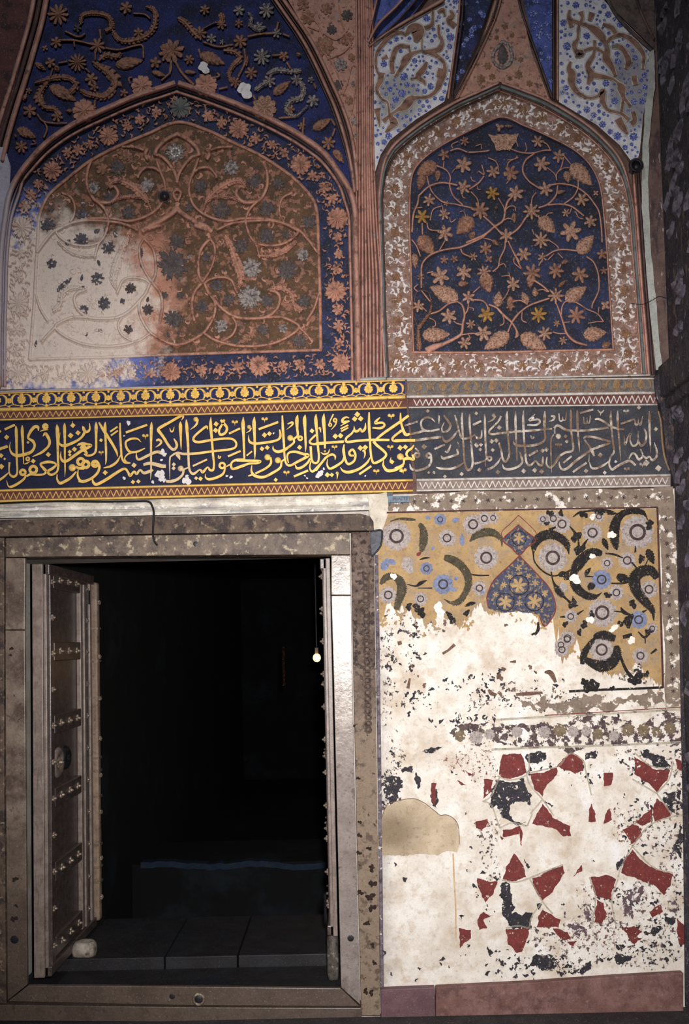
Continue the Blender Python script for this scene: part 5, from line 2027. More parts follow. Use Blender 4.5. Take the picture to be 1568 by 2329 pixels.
# medallion
med = [(1182, 1264), (1207, 1290), (1229, 1313), (1249, 1336), (1261, 1362), (1264, 1388), (1252, 1412), (1238, 1424), (1228, 1402), (1210, 1394), (1180, 1390), (1148, 1394), (1128, 1390), (1112, 1384), (1108, 1360), (1114, 1340), (1124, 1320), (1141, 1303), (1162, 1284)]
dia = [(1180, 1194), (1196, 1208), (1214, 1222), (1218, 1232), (1200, 1244), (1182, 1262), (1164, 1246), (1146, 1232), (1148, 1222), (1164, 1208)]
m_medblue = mat('medallion_blue', '3a3d50', '474b60', 50, [('n', '9a7d55', 60, .53, .6, 3, .9), ('n', '2b2a38', 60, .55, .66, 5, .8)], .8, .2)
b = MB(); poly(b, fw, rough_line(med, .08, 6), .0016); poly(b, fw, dia, .0016); obj('medallion', b, m_medblue, t)
b = MB()
stroke(b, fw, line(med[:9] , 3.2), .003, 'flat', 3); stroke(b, fw, line(med[-6:] + med[:1], 3.2), .003, 'flat', 3); stroke(b, fw, line(dia + dia[:1], 3.2), .003, 'flat', 3)
stroke(b, fw, line([(1145, 1228), (1142, 1210), (1160, 1192), (1180, 1172)], 2), .002, 'flat', 3); stroke(b, fw, line([(1180, 1172), (1200, 1190), (1220, 1212), (1217, 1230)], 2), .002, 'flat', 3)
obj('medallion_outline', b, m_pred, t)
for x, y, r in [(1181, 1224, 14), (1180, 1292, 9), (1181, 1331, 19), (1150, 1370, 17), (1216, 1368, 18), (1147, 1330, 8), (1218, 1326, 9), (1160, 1312, 7), (1203, 1310, 7), (1182, 1372, 8), (1240, 1350, 8), (1128, 1352, 7), (1182, 1246, 5)]:
    b = MB(); star(b, fw, x, y, r, 6, .0026, inner=.7, jag=.03); obj('medallion_flower', b, m_ochre, t)
    if r > 12:
        c = MB(); ring(c, facade(-.0016), x, y, r * 1.18, 2, .001, prof='flat'); obj('flower_ring', c, m_pblack, t)
m_pline_soft = mat('petal_line_paint', '74675f', '857870', 60, [], .8, .1)
m_peye = mat('dark_flower_eye', '33282a', '453836', 60, [], .8, .1)
scr = {}
for rec in parse(D_GOLD):
    k, col, pts, rest, s = rec
    if k == 'q':
        x, y = pts[0]; r = rest[0] * s
        b = MB(); star(b, facade(-.0012), x, y, r, 11 if r > 15 else 7, .0012, inner=.86, jag=.04, sharp=.5)
        o = obj('flower', b, PC[col], t)
        if r > 13:
            b = MB(); ring(b, facade(-.0022), x, y, r * .42, r * .16, .0008, prof='flat'); obj('flower_eye', b, m_peye, o)
            b = MB()
            for i in range(11):
                a = i * 6.283 / 11 + .3
                stroke(b, facade(-.0016), [(x + r * .78 * math.cos(a), y + r * .78 * math.sin(a), .7), (x + r * .93 * math.cos(a), y + r * .93 * math.sin(a), .9)], .001, 'flat', 9)
            obj('petal_line', b, m_pline_soft, o)
        continue
    b = MB(); scr.setdefault(col, []).append(b); fnp = facade(-.0009)
    if k == 's':
        stroke(b, fnp, [(x, y, max(.5, w)) for x, y, w in wpts(rec)], .0012, 'flat', 2)
        big = [p for p in wpts(rec) if p[2] > 12]
        if big and col in ('black', 'olive'):       # serrated leaf edge
            P = smooth_pts(wpts(rec), 3.2)
            for i in range(1, len(P) - 1):
                if P[i][2] < 8: continue
                tx, ty = P[i + 1][0] - P[i - 1][0], P[i + 1][1] - P[i - 1][1]; l = math.hypot(tx, ty) or 1
                for sg in (-1, 1):
                    ex, ey = P[i][0] - ty / l * sg * P[i][2] * .48, P[i][1] + tx / l * sg * P[i][2] * .48
                    q = RN.uniform(1.5, 3.6)
                    poly(b, fnp, [(ex - tx / l * 2, ey - ty / l * 2), (ex - ty / l * sg * q + tx / l * 2, ey + tx / l * sg * q + ty / l * 2), (ex + tx / l * 2, ey + ty / l * 2)], .0012)
    elif k == 'd': blob(b, fnp, pts[0][0], pts[0][1], rest[0] * s, .0012, .5)
    elif k == 'o': blob(b, fnp, pts[0][0], pts[0][1], rest[0] * s, .0012, .2)
    elif k == 'b': leaf(b, fnp, *pts[0], *pts[1], rest[0] * s, .0014, serr=.15)
    elif k == 'w': blob(b, facade(-.0015), pts[0][0], pts[0][1], rest[0] * s, .0012, .35)
for c, bs_ in scr.items():
  for b in bs_:
    obj({'black': 'dark_scroll', 'olive': 'olive_scroll', 'blu': 'blue_leaf', 'grey': 'grey_leaf', 'red': 'red_tip', 'brn': 'paint_flake', 'wht': 'bare_gesso', 'lav': 'lavender'}[c], b, PC[c], t)
# dotted border band of the panel
m_bband = mat('taupe_border_paint', '77685b', '8a7969', 20, [('n', 'e2d8ce', 26, .55, .60, 3, .95), ('n', '6d5148', 26, .58, .7, 5, .7)], .8, .25)
b = MB()
poly(b, fw, rough_line([(876, 1132), (1000, 1122), (1200, 1118), (1532, 1106), (1536, 1160), (1497, 1158), (1497, 1152), (1180, 1156), (884, 1162)], .03, 9), .0012)
poly(b, fw, rough_line([(1498, 1154), (1535, 1152), (1541, 1300), (1552, 1605), (1515, 1608), (1512, 1560), (1505, 1350)], .03, 9), .0012)
obj('border_band', b, m_bband, t)
b = MB(); poly(b, fw, rough_line([(1185, 1590), (1240, 1582), (1300, 1592), (1360, 1580), (1400, 1590), (1512, 1578), (1515, 1602), (1400, 1612), (1330, 1622), (1230, 1622), (1190, 1610)], .3, 4), .0012); obj('border_band', b, m_bband, t)
b = MB()
stroke(b, fw, line([(880, 1166), (1000, 1163), (1180, 1159), (1497, 1154)], 4), .002, 'flat', 12)
stroke(b, fw, line([(1496, 1154), (1500, 1280), (1504, 1400), (1509, 1565)], 5), .002, 'flat', 12)
obj('border_line', b, mat('dark_red_line', '3d2220', '53302c', 40, [], .8, .1), t)
for i in range(22):
    x = 915 + i * 28; y = 1142 - i * .6
    b = MB(); star(b, fw, x, y, 6, 6, .002, inner=.6); obj('border_dot', b, m_peye, t)
for i in range(15):
    b = MB(); star(b, fw, 1515 + i * 1.2, 1180 + i * 28, 6, 6, .002, inner=.6); obj('border_dot', b, m_peye, t)

# band of rosettes under the panel
t = thing('wall_painting', W(1280, 1700, 0), 'flaking dark purple painted band of grey rosettes above the red stars', 'mural')
m_pband = mat('flaked_purple_paint', '45363a', '5a4a48', 40, [('n', '6f6450', 40, .56, .66, 5, .8)], .8, .3, alpha=(32, .47, .50, 3))
s_ = .4643; P6 = lambda x, y: (840 + x * s_, 1600 + y * s_)
b = MB(); poly(b, fw, rough_line([P6(*q) for q in [(375, 165), (400, 140), (430, 118), (520, 100), (640, 95), (740, 98), (850, 82), (1000, 78), (1200, 66), (1530, 38), (1535, 188), (1300, 198), (1100, 206), (850, 212), (700, 205), (560, 200), (480, 190)]], .18, 5), .0011); obj('paint_ground', b, m_pband, t)
for x, y in [(445, 160), (525, 165), (590, 150), (725, 138), (860, 140), (935, 132), (1000, 138), (1065, 135), (1120, 150), (1200, 160), (1270, 130), (1345, 130), (1410, 140), (1475, 120)]:
    b = MB(); star(b, facade(-.001), *P6(x, y), RN.uniform(12, 16), 9, .0012, inner=.8, jag=.1); obj('rosette', b, m_plav if RN.random() < .6 else mat('brown_olive_paint', '6b5c48', '7d6c55', 60, [('n', 'd8cdbf', 60, .6, .64, 3, .9)], .8, .2), t)
m_pline = mat('pale_line_paint', 'a89f8e', 'bdb4a2', 40, [('n', '5d4f45', 40, .58, .68, 3, .8)], .8, .1)
b = MB()
stroke(b, fw, line([P6(*q) for q in [(620, 80), (850, 66), (1100, 54), (1530, 28)]], 4.5), .002, 'groove', 12)
stroke(b, fw, line([P6(*q) for q in [(600, 226), (850, 215), (1100, 208), (1530, 190)]], 4.5), .002, 'groove', 12)
stroke(b, fw, line([P6(*q) for q in [(1527, 28), (1532, 100), (1538, 188)]], 3), .002, 'groove', 12)
obj('pale_line', b, m_pline, t)
b = MB(); stroke(b, fw, line([P6(*q) for q in [(860, 58), (1100, 44), (1530, 18)]], 2), .0015, 'flat', 12); obj('red_line', b, m_pred, t)

# star dado
t = thing('wall_painting', W(1230, 2235, 0), 'remains of a red and black star pattern on white dado plaster', 'mural')
m_dred = mat('oxide_red_paint', '6a2a28', '77312c', 30, [('n', '56242a', 40, .5, .7, 3, .7)], .75, .25, 150, alpha=(46, .63, .65, 6))
m_dblk = mat('dado_black_paint', '26242a', '302d34', 30, [], .75, .25, 150, alpha=(40, .58, .6, 4))
m_dpurp = mat('dado_purple_paint', '54424a', '66525a', 40, [], .75, .25, alpha=(40, .5, .53, 4))
m_ghost = mat('ghost_of_paint', '4b3c3e', '6b5650', 30, [], .8, .2, alpha=(52, .41, .44, 2))
m_ghost2 = mat('red_brown_ghost', '6d4640', '84605a', 30, [], .8, .2, alpha=(60, .40, .44, 9))
DM = {'red': m_dred, 'black': m_dblk, 'purp': m_dpurp}
lines_ = MB()
nred = 0
for rec in parse(D_DADO):
    k, col, pts, rest, s = rec
    if k == 'p':
        am = {'red': .10, 'black': .26, 'purp': .3}[col]
        b = MB(); poly(b, fw, rough_line([p[:2] for p in pts], am, 3.2), .0012)
        obj({'red': 'red_star_point', 'black': 'black_star_piece', 'purp': 'purple_star_piece'}[col], b, DM[col], t)
    else:
        b = MB(); stroke(b, facade(-.0006), wpts(rec), .0011, 'groove', 6); obj('lattice_line', b, m_pline, t)
# thin remains of colour
for i, (pp_, mm) in enumerate([([(1380, 1705), (1554, 1700), (1560, 2120), (1490, 2150), (1440, 2060), (1500, 1960), (1470, 1850), (1530, 1800), (1440, 1760)], m_ghost), ([(1200, 2100), (1330, 2080), (1470, 2100), (1556, 2080), (1556, 2180), (1400, 2190), (1230, 2200)], m_ghost), ([(866, 1640), (905, 1660), (930, 1720), (900, 1800), (880, 1850), (866, 1840)], m_ghost),
          ([(1320, 2010), (1400, 1990), (1410, 2110), (1340, 2130)], m_ghost2), ([(1400, 1830), (1470, 1840), (1480, 1900), (1420, 1930), (1390, 1890)], m_ghost2), ([(1260, 2130), (1330, 2100), (1420, 2110), (1400, 2160), (1290, 2160)], m_ghost2), ([(862, 1440), (885, 1430), (900, 1560), (890, 1640), (862, 1640)], m_ghost), ([(1080, 1570), (1250, 1560), (1300, 1580), (1180, 1610), (1060, 1620)], m_ghost), ([(1400, 1470), (1500, 1480), (1505, 1560), (1420, 1550), (1330, 1500)], m_ghost), ([(1000, 1720), (1120, 1700), (1140, 1780), (1090, 1800), (1040, 1760)], m_ghost2), ([(1090, 1880), (1140, 1860), (1150, 2000), (1110, 2010)], m_ghost), ([(1010, 1440), (1060, 1420), (1060, 1400), (1130, 1390), (900, 1400), (880, 1460)], m_ghost)]):
    b = MB(); poly(b, fw, rough_line(pp_, .15, 6), .0007); obj('paint_remains', b, mm, t)
# scattered flakes of black paint
b = MB()
for cx, cy, n, sx_, sy_ in [(890, 1790, 60, 22, 60), (1250, 2190, 60, 110, 26), (1480, 2130, 70, 60, 60), (1290, 1750, 50, 160, 20), (1100, 1990, 26, 40, 120), (1460, 1870, 50, 70, 90), (935, 1475, 40, 30, 60), (930, 1590, 40, 40, 30), (1100, 1560, 50, 140, 26), (1330, 1600, 60, 150, 22), (1440, 1510, 40, 60, 30), (885, 1480, 26, 12, 80), (1410, 2040, 60, 70, 40), (1150, 2200, 30, 160, 30), (1060, 1640, 40, 60, 30), (1545, 1900, 60, 12, 260)]:
    for _ in range(n):
        x, y = RN.gauss(cx, sx_ * .6), RN.gauss(cy, sy_ * .6)
        if not 870 < x < 1556: continue
        blob(b, facade(0), x, y, RN.choice((1.2, 1.6, 2.2, 3.2, 5)), .0009, .9, 9)
obj('paint_flakes', b, m_dblk, t, kind='stuff')

# repaired plaster patch with a tide mark
t = thing('plaster_patch', W(950, 1940, 0), 'brown stained patch of repaired plaster low beside the door frame', 'plaster patch')
m_patch = mat('stained_plaster', 'b6a287', 'c8b69c', 10, [('r', '7d6b55', rad(895, 1890, 85, 75), .2, 1.1, 9, .5, .9), ('n', '9a8468', 30, .6, .72, 4, .6)], .8, .2, 90)
pp = [P6(*q) for q in [(52, 740), (50, 600), (85, 500), (130, 480), (210, 466), (262, 482), (320, 525), (350, 548), (375, 545), (410, 560), (437, 600), (442, 690), (430, 730), (380, 722), (335, 745), (290, 740), (250, 736), (150, 742)]]
b = MB(); poly(b, fw, rough_line(pp, .1, 5), .0016); obj('render', b, m_patch, t)
b = MB(); stroke(b, facade(-.0012), line(pp[1:12], 1.6), .0012, 'flat', 4); obj('tide_line', b, m_pbrn, t)
b = MB(); stroke(b, fw, line([P6(412, 735), P6(416, 850), P6(424, 1000), P6(424, 1150)], 3.5), .0009, 'flat', 8); obj('drip', b, mat('tan_drip', 'c3a27c', 'cdb08c', 20, [], .8, .1), t)
# ================================================================ door frame
t = thing('door_frame', W(420, 2310, -.02), 'stained carved marble frame around the dark doorway', 'door frame')
def part(name, pts, yf, m, yb=.06, bev=.003, parent=None):
    return obj(name, px_poly(pts, yf, yb), m, parent or t, bev=bev)
part('outer_lintel', [(-60, 1183), (300, 1176), (820, 1168), (842, 1174), (850, 1186), (851, 1207), (797, 1207), (300, 1215), (11, 1220), (-60, 1221)], -.028, m_marble_dark)
part('lintel', [(13, 1224), (300, 1218), (795, 1211), (797, 1261), (300, 1264), (13, 1267)], -.034, m_marble_top, .06)
part('outer_jamb', [(799, 1210), (851, 1210), (853, 1400), (858, 1800), (866, 2310), (823, 2310), (822, 2290), (812, 1900), (804, 1500)], -.028, m_marble_right)
part('jamb', [(754, 1263), (797, 1263), (799, 1353), (754, 1353)], -.034, m_marble, .075)
part('jamb', [(754, 1355), (799, 1355), (803, 1600), (812, 2000), (820, 2286), (776, 2246), (768, 1900), (760, 1560)], -.034, m_marble, .075)
part('jamb', [(13, 1269), (57, 1269), (56, 1432), (12, 1432)], -.034, m_marble_left, -.014)
part('jamb', [(12, 1434), (56, 1434), (58, 1800), (62, 2240), (17, 2276), (13, 1800)], -.034, m_marble_left, -.014)
part('outer_jamb', [(-60, 1223), (9, 1223), (9, 1800), (14, 2283), (-60, 2283)], -.028, m_marble_dark)
part('sill', [(18, 2278), (63, 2242), (300, 2243), (775, 2248), (818, 2289), (430, 2287)], -.034, m_marble_left, -.014)
part('outer_sill', [(-60, 2286), (14, 2286), (430, 2291), (822, 2293), (824, 2311), (867, 2311), (868, 2322), (400, 2324), (-60, 2322)], -.028, m_marble_left)
# carved dark scallops on the outer jamb
b = MB()
for i in range(26):
    y = 1310 + i * 14; x = 829 + (y - 1310) * .018
    dome(b, facade(.028 - .056), x + 3, y, 6, .006); ring(b, facade(-.028), x + 3, y, 7.5, 2.5, .005, seg=14)
obj('carved_beading', b, mat('sooty_beading', '4d3f3a', '6a584c', 60, [('n', '2a2324', 60, .5, .62, 3, .8), ('n', 'b7a48e', 60, .66, .7, 5, .6)], .5, .3), t, smooth=True)
b = MB()
for x, y, r in [(806, 1650, 3), (846, 1975, 7), (848, 2010, 8), (843, 2040, 9), (847, 2065, 8), (835, 2100, 6), (848, 2150, 5), (852, 2190, 5), (845, 2258, 6), (832, 2255, 6), (815, 1770, 4), (818, 1900, 5), (817, 1940, 5), (819, 1870, 4), (820, 2030, 6), (840, 1930, 5), (26, 1475, 4), (24, 1490, 3), (34, 2000, 6), (32, 2090, 7), (36, 2060, 4)]:
    blob(b, facade(-.0275 if x > 799 and x < 900 else -.0335), x, y, r, .0012, .6)
obj('soot_spot', b, mat('soot_stain', '2a2220', '352b27', 40, [], .95, .1, spec=0), t)
# plugged holes
for x, y, r in [(445, 1237, 6), (798, 2134, 8), (33, 2137, 10), (392, 2266, 7)]:
    b = MB(); dome(b, facade(-.0335), x, y, r, .002); obj('plugged_hole', b, m_black, t)
b = MB(); ring(b, facade(-.033), 452, 2273, 12, 7, .012); obj('socket_ring', b, m_marble_top, t, smooth=True)
b = MB(); dome(b, facade(-.033), 452, 2273, 10, .006); obj('socket', b, m_black, t)

# whitewashed cove over the lintel
mb = MB()
pts = [(-60, 1161), (200, 1157), (440, 1152), (700, 1146), (868, 1141)]
stroke(mb, facade(.06), line(pts, 42), .075, 'cove', 20)
obj('trim_97', mb, m_white_wash, kind='structure')
mb = MB(); poly(mb, facade(.01), rough_line([(838, 1124), (880, 1120), (884, 1150), (876, 1180), (868, 1206), (845, 1210), (843, 1176)], .06, 8), .03)
obj('trim_98', mb, mat('bright_plaster', 'bfb3a0', 'd2c8b8', 14, [('n', 'b9a98f', 20, .58, .74, 3, .6)], .7, .25), kind='structure')
# grey fillet between frame and painted wall
mb = MB(); stroke(mb, facade(.001), line([(857, 1262), (860, 1500), (864, 1800), (869, 2250)], 9), .006, 'round', 12)
obj('trim_99', mb, mat('mauve_fillet', '5a5058', '7b7078', 40, [('n', 'd6ccc0', 40, .60, .64, 3, .9), ('n', '2f2a30', 30, .5, .66, 5, .8)], .8, .2), kind='structure')

# ================================================================ door leaves
def leaf_door(root, X0, sgn, y_near, y_far, z0, z1, th=.045):
    """leaf standing open at right angles to the wall; its face looks towards sgn * x"""
    fnF = lambda u, v, h: (X0 + sgn * h, u, v)           # u = depth, v = height
    xa, xb = sorted((X0, X0 - sgn * th))
    b = MB(); b.box(xa, xb, y_near, y_far, z0, z1); obj('board', b, m_wood_dark, root)
    L = y_far - y_near
    def bar(name, ya, yb, za, zb, h, m):
        b = MB(); x0_, x1_ = sorted((X0, X0 + sgn * h)); b.box(x0_, x1_, ya, yb, za, zb); return obj(name, b, m, root, bev=.004)
    # hinge stile facing the room
    b = MB(); b.box(xa - .002, xb + .002, y_near - .012, y_near, z0, z1); obj('hinge_stile', b, m_wood_light, root, bev=.003)
    bar('stile', y_near, y_near + .03, z0, z1, .016, m_wood_light)
    bar('stile', y_near + .036, y_near + .085, z0, z1, .022, m_wood_dark)
    bar('stile', y_far - .22, y_far - .185, z0 + .05, z1 - .06, .024, m_wood_light)
    bar('stile', y_far - .178, y_far - .145, z0 + .05, z1 - .06, .030, m_wood_light)
    bar('stile', y_far - .14, y_far - .06, z0, z1, .014, m_wood_dark)
    bar('stile', y_far - .055, y_far - .02, z0, z1, .022, m_wood_light)
    rails = [z0 + .105 + .346 * k for k in range(6)]
    for k, z in enumerate(rails):
        r = bar('rail', y_near + .088, y_far - .142, z - .045, z + .045, .022, m_wood_dark)
        for j in range(3):
            u = y_near + .17 + j * .125
            f2 = lambda u_, v_, h, X=X0 + sgn * .022: (X + sgn * h, u_, v_)
            b = MB(); star(b, f2, u, z, .020, 3, .010, rot=math.pi / 2, inner=.6, jag=.02); dome(b, f2, u, z, .009, .02)
            obj('rosette_boss', b, m_brass, r)
    bar('rail', y_near, y_far, z0, z0 + .045, .03, m_wood_dark); bar('rail', y_near, y_far, z1 - .05, z1, .03, m_wood_dark)
    n = 11
    for k in range(n):
        z = z0 + .12 + k * (z1 - z0 - .2) / (n - 1)
        for u in (y_near + .06, y_far - .10):
            f2 = lambda u_, v_, h, X=X0 + sgn * (.022 if u < y_near + .2 else .014): (X + sgn * h, u_, v_)
            b = MB(); star(b, f2, u, z, .016, 4, .01, inner=.7, jag=.02); dome(b, f2, u, z, .008, .018); obj('stud', b, m_brass, root)
    return fnF, rails

near = W(84, 1750, .10)
ZN0, ZN1 = W(100, 2222, .1)[2], W(100, 1283, .1)[2]
d = thing('wooden_door', (near[0], .12, ZN0), 'dark panelled door leaf with brass rosette studs, standing open at left', 'door')
X0 = W(100, 1750, .10)[0]
fnF, rails = leaf_door(d, X0, 1, .10, .80, ZN0, ZN1)
zc = (rails[2] + rails[3]) / 2 - .02
b = MB(); ring(b, fnF, .29, zc, .05, .02, .012); obj('boss_plate', b, m_wood_light, d, smooth=True)
b = MB(); star(b, fnF, .29, zc, .03, 6, .014, inner=.7, jag=.02); dome(b, fnF, .29, zc, .012, .03); obj('boss', b, m_brass, d)
b = MB(); ring(b, fnF, .395, zc + .01, .035, .016, .02); obj('pull_ring', b, m_black, d, smooth=True)
b = MB()
b.box(X0 - .01, X0 + .046, .80, .85, ZN0 + .02, ZN1 - .035)
ms = obj('meeting_stile', b, m_wood_brown, d, bev=.012)
for z in [.42, .5, .62, .88, 1.02, 1.09, 1.42, 1.62, 1.80]:
    b = MB(); b.box(X0 - .012, X0 + .05, .797, .853, z, z + .012); obj('band', b, m_brass, ms)
for z in [.34, .55, .8, 1.0, 1.2, 1.42, 1.65, 1.95]:
    b = MB(); f3 = lambda u, v, h: (X0 + .046 + h, u, v); star(b, f3, .825, z, .014, 4, .014, inner=.7); obj('stud', b, m_brass, ms)
b = MB(); b.box(X0 + .012, X0 + .024, .72, .745, ZN1 - .16, ZN1 - .085); obj('bolt_slot', b, m_black, d)

XR = W(752, 1700, .10)[0]
zr0, zr1 = W(760, 2128, .1)[2], W(745, 1270, .1)[2]
d2 = thing('wooden_door', (XR, .12, zr0), 'right door leaf seen edge-on against the bright jamb', 'door')
leaf_door(d2, XR - .002, -1, .10, .80, zr0, zr1, .016)
b = MB(); stroke(b, lambda u, v, h: (XR - .035 - h, u, v), [(.14, zr0 + .18, .012), (.15, zr0 + .10, .012), (.13, zr0 + .06, .012), (.115, zr0 + .10, .012), (.12, zr0 + .18, .012)], .012, step=.01); obj('chain_hook', b, m_black, d2, smooth=True)

# door stops
def lump(name, c, r, label, m):
    rnd = random.Random(int(c[0] * 1000)); bm = bmesh.new(); bmesh.ops.create_icosphere(bm, subdivisions=3, radius=1)
    for v in bm.verts:
        k = 1 + .10 * math.sin(3 * v.co.x + 2 * v.co.z) + rnd.uniform(-.03, .03)
        v.co = Vector((c[0] + max(-.8, min(.8, v.co.x * k)) * r[0] * 1.2, c[1] + v.co.y * r[1] * k, c[2] + max(-.72, min(.72, v.co.z * k)) * r[2] * 1.3))
    b = MB(); b.add([tuple(v.co) for v in bm.verts], [tuple(v.index for v in f.verts) for f in bm.faces]); bm.free()
    return obj(name, b, m, label=label, cat='stone', smooth=True)
m_stopper = mat('pale_rough_stone', '8f8478', 'b3a79a', 30, [('n', '4b423c', 24, .52, .68, 3, .9)], .6, .4, 60)
yy = .42; c = W(192, 2148, yy)
lump('stone_block', (c[0], yy, FZ + .035), (.058, .05, .04), 'pale rough stone wedged under the open left door leaf', m_stopper)
yy = .20; c = W(757, 2160, yy)
lump('stone_block', (c[0], yy, (FZ - .05 + zr0) / 2), (.028, .06, (zr0 - FZ + .05) / 2 / .936), 'narrow grey stone block under the foot of the right door leaf', mat('grey_rough_stone', '4f4843', '6a625b', 30, [('n', '9c9288', 30, .58, .68, 3, .8), ('n', '2c2826', 24, .52, .66, 5, .8)], .7, .4, 60))

# lamp glowing deep inside
yb = 2.6; c = W(721, 1496, yb)
lamp = thing('light_bulb', (c[0], yb, c[2]), 'small glowing orange bulb in the dark passage behind the door', 'light bulb')
bm = bmesh.new(); bmesh.ops.create_uvsphere(bm, u_segments=20, v_segments=12, radius=.030)
b = MB(); b.add([(v.co.x + c[0], v.co.y + yb, v.co.z * 1.1 + c[2]) for v in bm.verts], [tuple(v.index for v in f.verts) for f in bm.faces]); bm.free()
obj('bulb', b, mat('glowing_glass', 'ffd9a0', 'ffd9a0', 5, [], .3, 0, emit=('ffb060', 4.5)), lamp, smooth=True)
b = MB()
for i in range(10):
    pass
b.box(c[0] - .015, c[0] + .015, yb - .015, yb + .015, c[2] + .03, c[2] + .08); obj('socket', b, m_black, lamp, bev=.004)
b = MB(); b.box(c[0] - .004, c[0] + .004, yb - .004, yb + .004, c[2] + .08, 2.71); obj('flex', b, m_cable, lamp)
ld = bpy.data.lights.new('bulb_light', 'POINT'); ld.energy = 1.2; ld.color = (1, .55, .22); ld.shadow_soft_size = .03
lo_ = bpy.data.objects.new('bulb_light', ld); sc.collection.objects.link(lo_); lo_.location = (0, -.05, 0); lo_.parent = lamp
# brown pipe-like edge seen beside the lamp
b = MB(); p = [W(645, 1470, 3.2), W(645, 1560, 3.2)]
b.box(p[0][0] - .01, p[0][0] + .01, 3.2, 3.22, p[1][2], p[0][2]); obj('wall_conduit', b, mat('dark_conduit', '1e0d03', '241004', 20, [], 1, 0, spec=0), label='short thin vertical conduit in the dark beside the glowing bulb', cat='conduit')

# black cable over the door
def tube(mb, pts, r, seg=8):
    P = [Vector(p) for p in pts]; vs = []; fs = []
    for i, p in enumerate(P):
        d_ = (P[min(i + 1, len(P) - 1)] - P[max(i - 1, 0)]).normalized()
        s_a = d_.cross(Vector((0, 1, .01))).normalized(); s_b = d_.cross(s_a)
        for k in range(seg):
            a = 6.28318 * k / seg; q = p + s_a * (r * math.cos(a)) + s_b * (r * math.sin(a)); vs.append(tuple(q))
    for i in range(len(P) - 1):
        for k in range(seg):
            fs.append((i * seg + k, i * seg + (k + 1) % seg, (i + 1) * seg + (k + 1) % seg, (i + 1) * seg + k))
    fs += [tuple(range(seg)), tuple((len(P) - 1) * seg + k for k in range(seg))]
    mb.add(vs, fs)
path = smooth_pts([(x, y, 1) for x, y in [(-50, 1149), (0, 1145), (60, 1142), (140, 1140), (230, 1141), (310, 1140), (338, 1141), (346, 1150), (350, 1165), (349, 1190), (348, 1215), (352, 1232), (358, 1240)]], 4)
b = MB(); tube(b, [W(x, y, -.026 if y < 1165 else -.034 - .004) for x, y, _ in path], .0045)
tag(obj('electric_cable', b, m_cable, smooth=True), 'black cable running along the white cove and hooking down over the lintel', 'cable')
# fine wire near the right corner
path = smooth_pts([(x, y, 1) for x, y in [(1436, 690), (1462, 692), (1482, 684), (1500, 674), (1512, 677), (1530, 680)]], 4)
b = MB(); tube(b, [W(x, y, -.012) for x, y, _ in path], .0016, 6)
tag(obj('thin_wire', b, m_cable, smooth=True), 'thin dark wire crossing the white strip beside the right arch', 'wire')

# enamel plate
pl = thing('name_plate', W(905, 1142, -.01), 'small blue-grey plate fixed below the inscription', 'sign')
b = px_poly([(882, 1127), (932, 1127), (931, 1142), (881, 1143)], -.014, .0); obj('plate', b, m_plate, pl, bev=.001)
b = px_poly([(876, 1121), (895, 1120), (893, 1136), (888, 1150), (876, 1151)], -.006, .0); obj('backing', b, m_iron_grey, pl, bev=.001)
b = MB(); fp = facade(-.0138)
x = 896
for gph in [[(0, 7), (0, 0), (4, 5), (4, 0)], [(0, 0), (0, 7), (4, 7), (4, 0)], [(0, 7), (2, 0), (4, 7)], [(4, 0), (0, 0), (0, 7), (4, 7)], [(0, 0), (4, 0), (2, 0), (2, 7)], [(4, 0), (0, 0), (3, 3.5), (0, 7), (4, 7)]]:
    stroke(b, fp, [(x + q[0], 1131 + q[1] * .9, 1.3) for q in gph], .0008, 'flat', 99) if len(gph) == 2 else [stroke(b, fp, [(x + gph[i][0], 1131 + gph[i][1] * .9, 1.3), (x + gph[i + 1][0], 1131 + gph[i + 1][1] * .9, 1.3)], .0008, 'flat', 99) for i in range(len(gph) - 1)]
    x += 5.6
obj('lettering', b, m_black, pl)

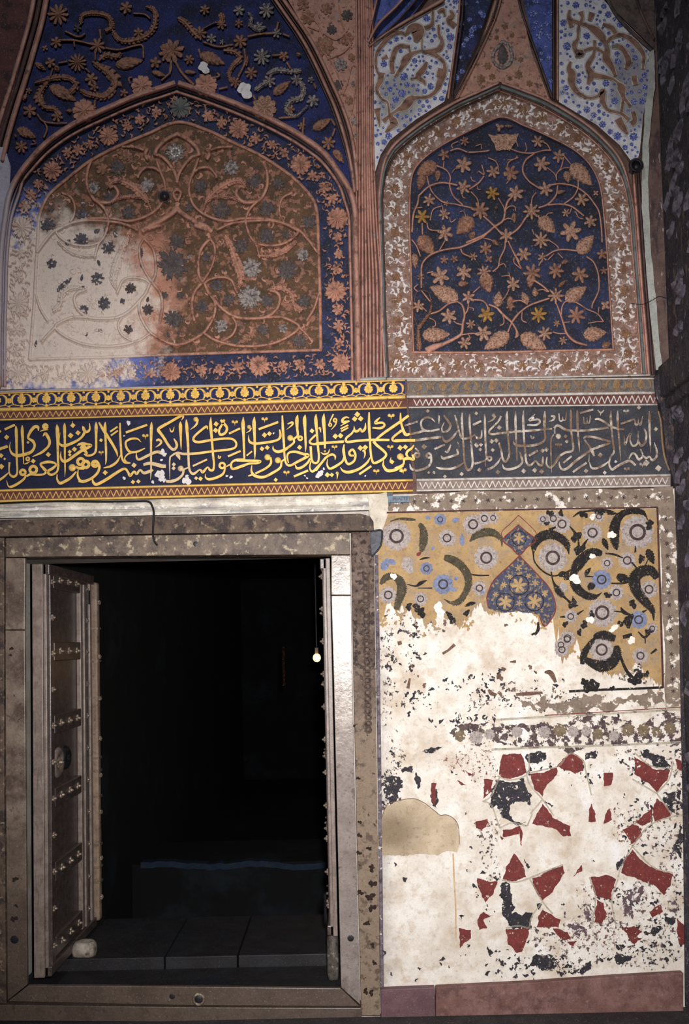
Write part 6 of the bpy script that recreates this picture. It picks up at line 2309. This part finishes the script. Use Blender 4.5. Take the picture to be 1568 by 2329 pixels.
# iron shoe at the frame's corner
br = thing('iron_bracket', W(855, 1268, -.01), 'grey iron bracket at the upper right corner of the door frame', 'bracket')
shp = [(843, 1209), (868, 1206), (869, 1228), (866, 1242), (856, 1256), (846, 1266), (843, 1240)]
b = px_poly(shp, -.03, .0); obj('plate', b, m_iron_grey, br, bev=.004)
b = MB(); stroke(b, facade(-.03), line(shp[:1] + shp[1:6], 4), .006, 'round', 4); obj('rim', b, m_black, br, smooth=True)

# ================================================================ carved return wall on the right
fnR = lambda u, v, h: (XC - h, u, v)
b = MB(); rnd = random.Random(21)
for _ in range(330):
    u = rnd.uniform(-1.15, -.02); v = rnd.uniform(.3, 4.7)
    r = rnd.uniform(.05, .13); a = rnd.choice((1, -1)) * rnd.uniform(.9, 2.0)
    p = [(u + r * q * math.cos(a + q * 1.3 * (1 if a > 0 else -1)), v + r * q * math.sin(a + q * 1.3), w) for q, w in ((0, .003), (.35, .011), (.7, .009), (1.0, .003))]
    stroke(b, fnR, p, .014, 'ridge', .02)
obj('trim_80', b, m_return_hi, kind='structure')
# carved cornice turning the corner at the level of the friezes
mb = MB()
zc0, zc1 = W(1545, 905)[2], W(1545, 832)[2]
mb.box(XC - .055, XC, -2.0, .05, zc0, zc1); mb.box(XC - .035, XC, -2.0, .05, zc0 - .05, zc0)
obj('trim_81', mb, m_return, kind='structure', bev=.01)
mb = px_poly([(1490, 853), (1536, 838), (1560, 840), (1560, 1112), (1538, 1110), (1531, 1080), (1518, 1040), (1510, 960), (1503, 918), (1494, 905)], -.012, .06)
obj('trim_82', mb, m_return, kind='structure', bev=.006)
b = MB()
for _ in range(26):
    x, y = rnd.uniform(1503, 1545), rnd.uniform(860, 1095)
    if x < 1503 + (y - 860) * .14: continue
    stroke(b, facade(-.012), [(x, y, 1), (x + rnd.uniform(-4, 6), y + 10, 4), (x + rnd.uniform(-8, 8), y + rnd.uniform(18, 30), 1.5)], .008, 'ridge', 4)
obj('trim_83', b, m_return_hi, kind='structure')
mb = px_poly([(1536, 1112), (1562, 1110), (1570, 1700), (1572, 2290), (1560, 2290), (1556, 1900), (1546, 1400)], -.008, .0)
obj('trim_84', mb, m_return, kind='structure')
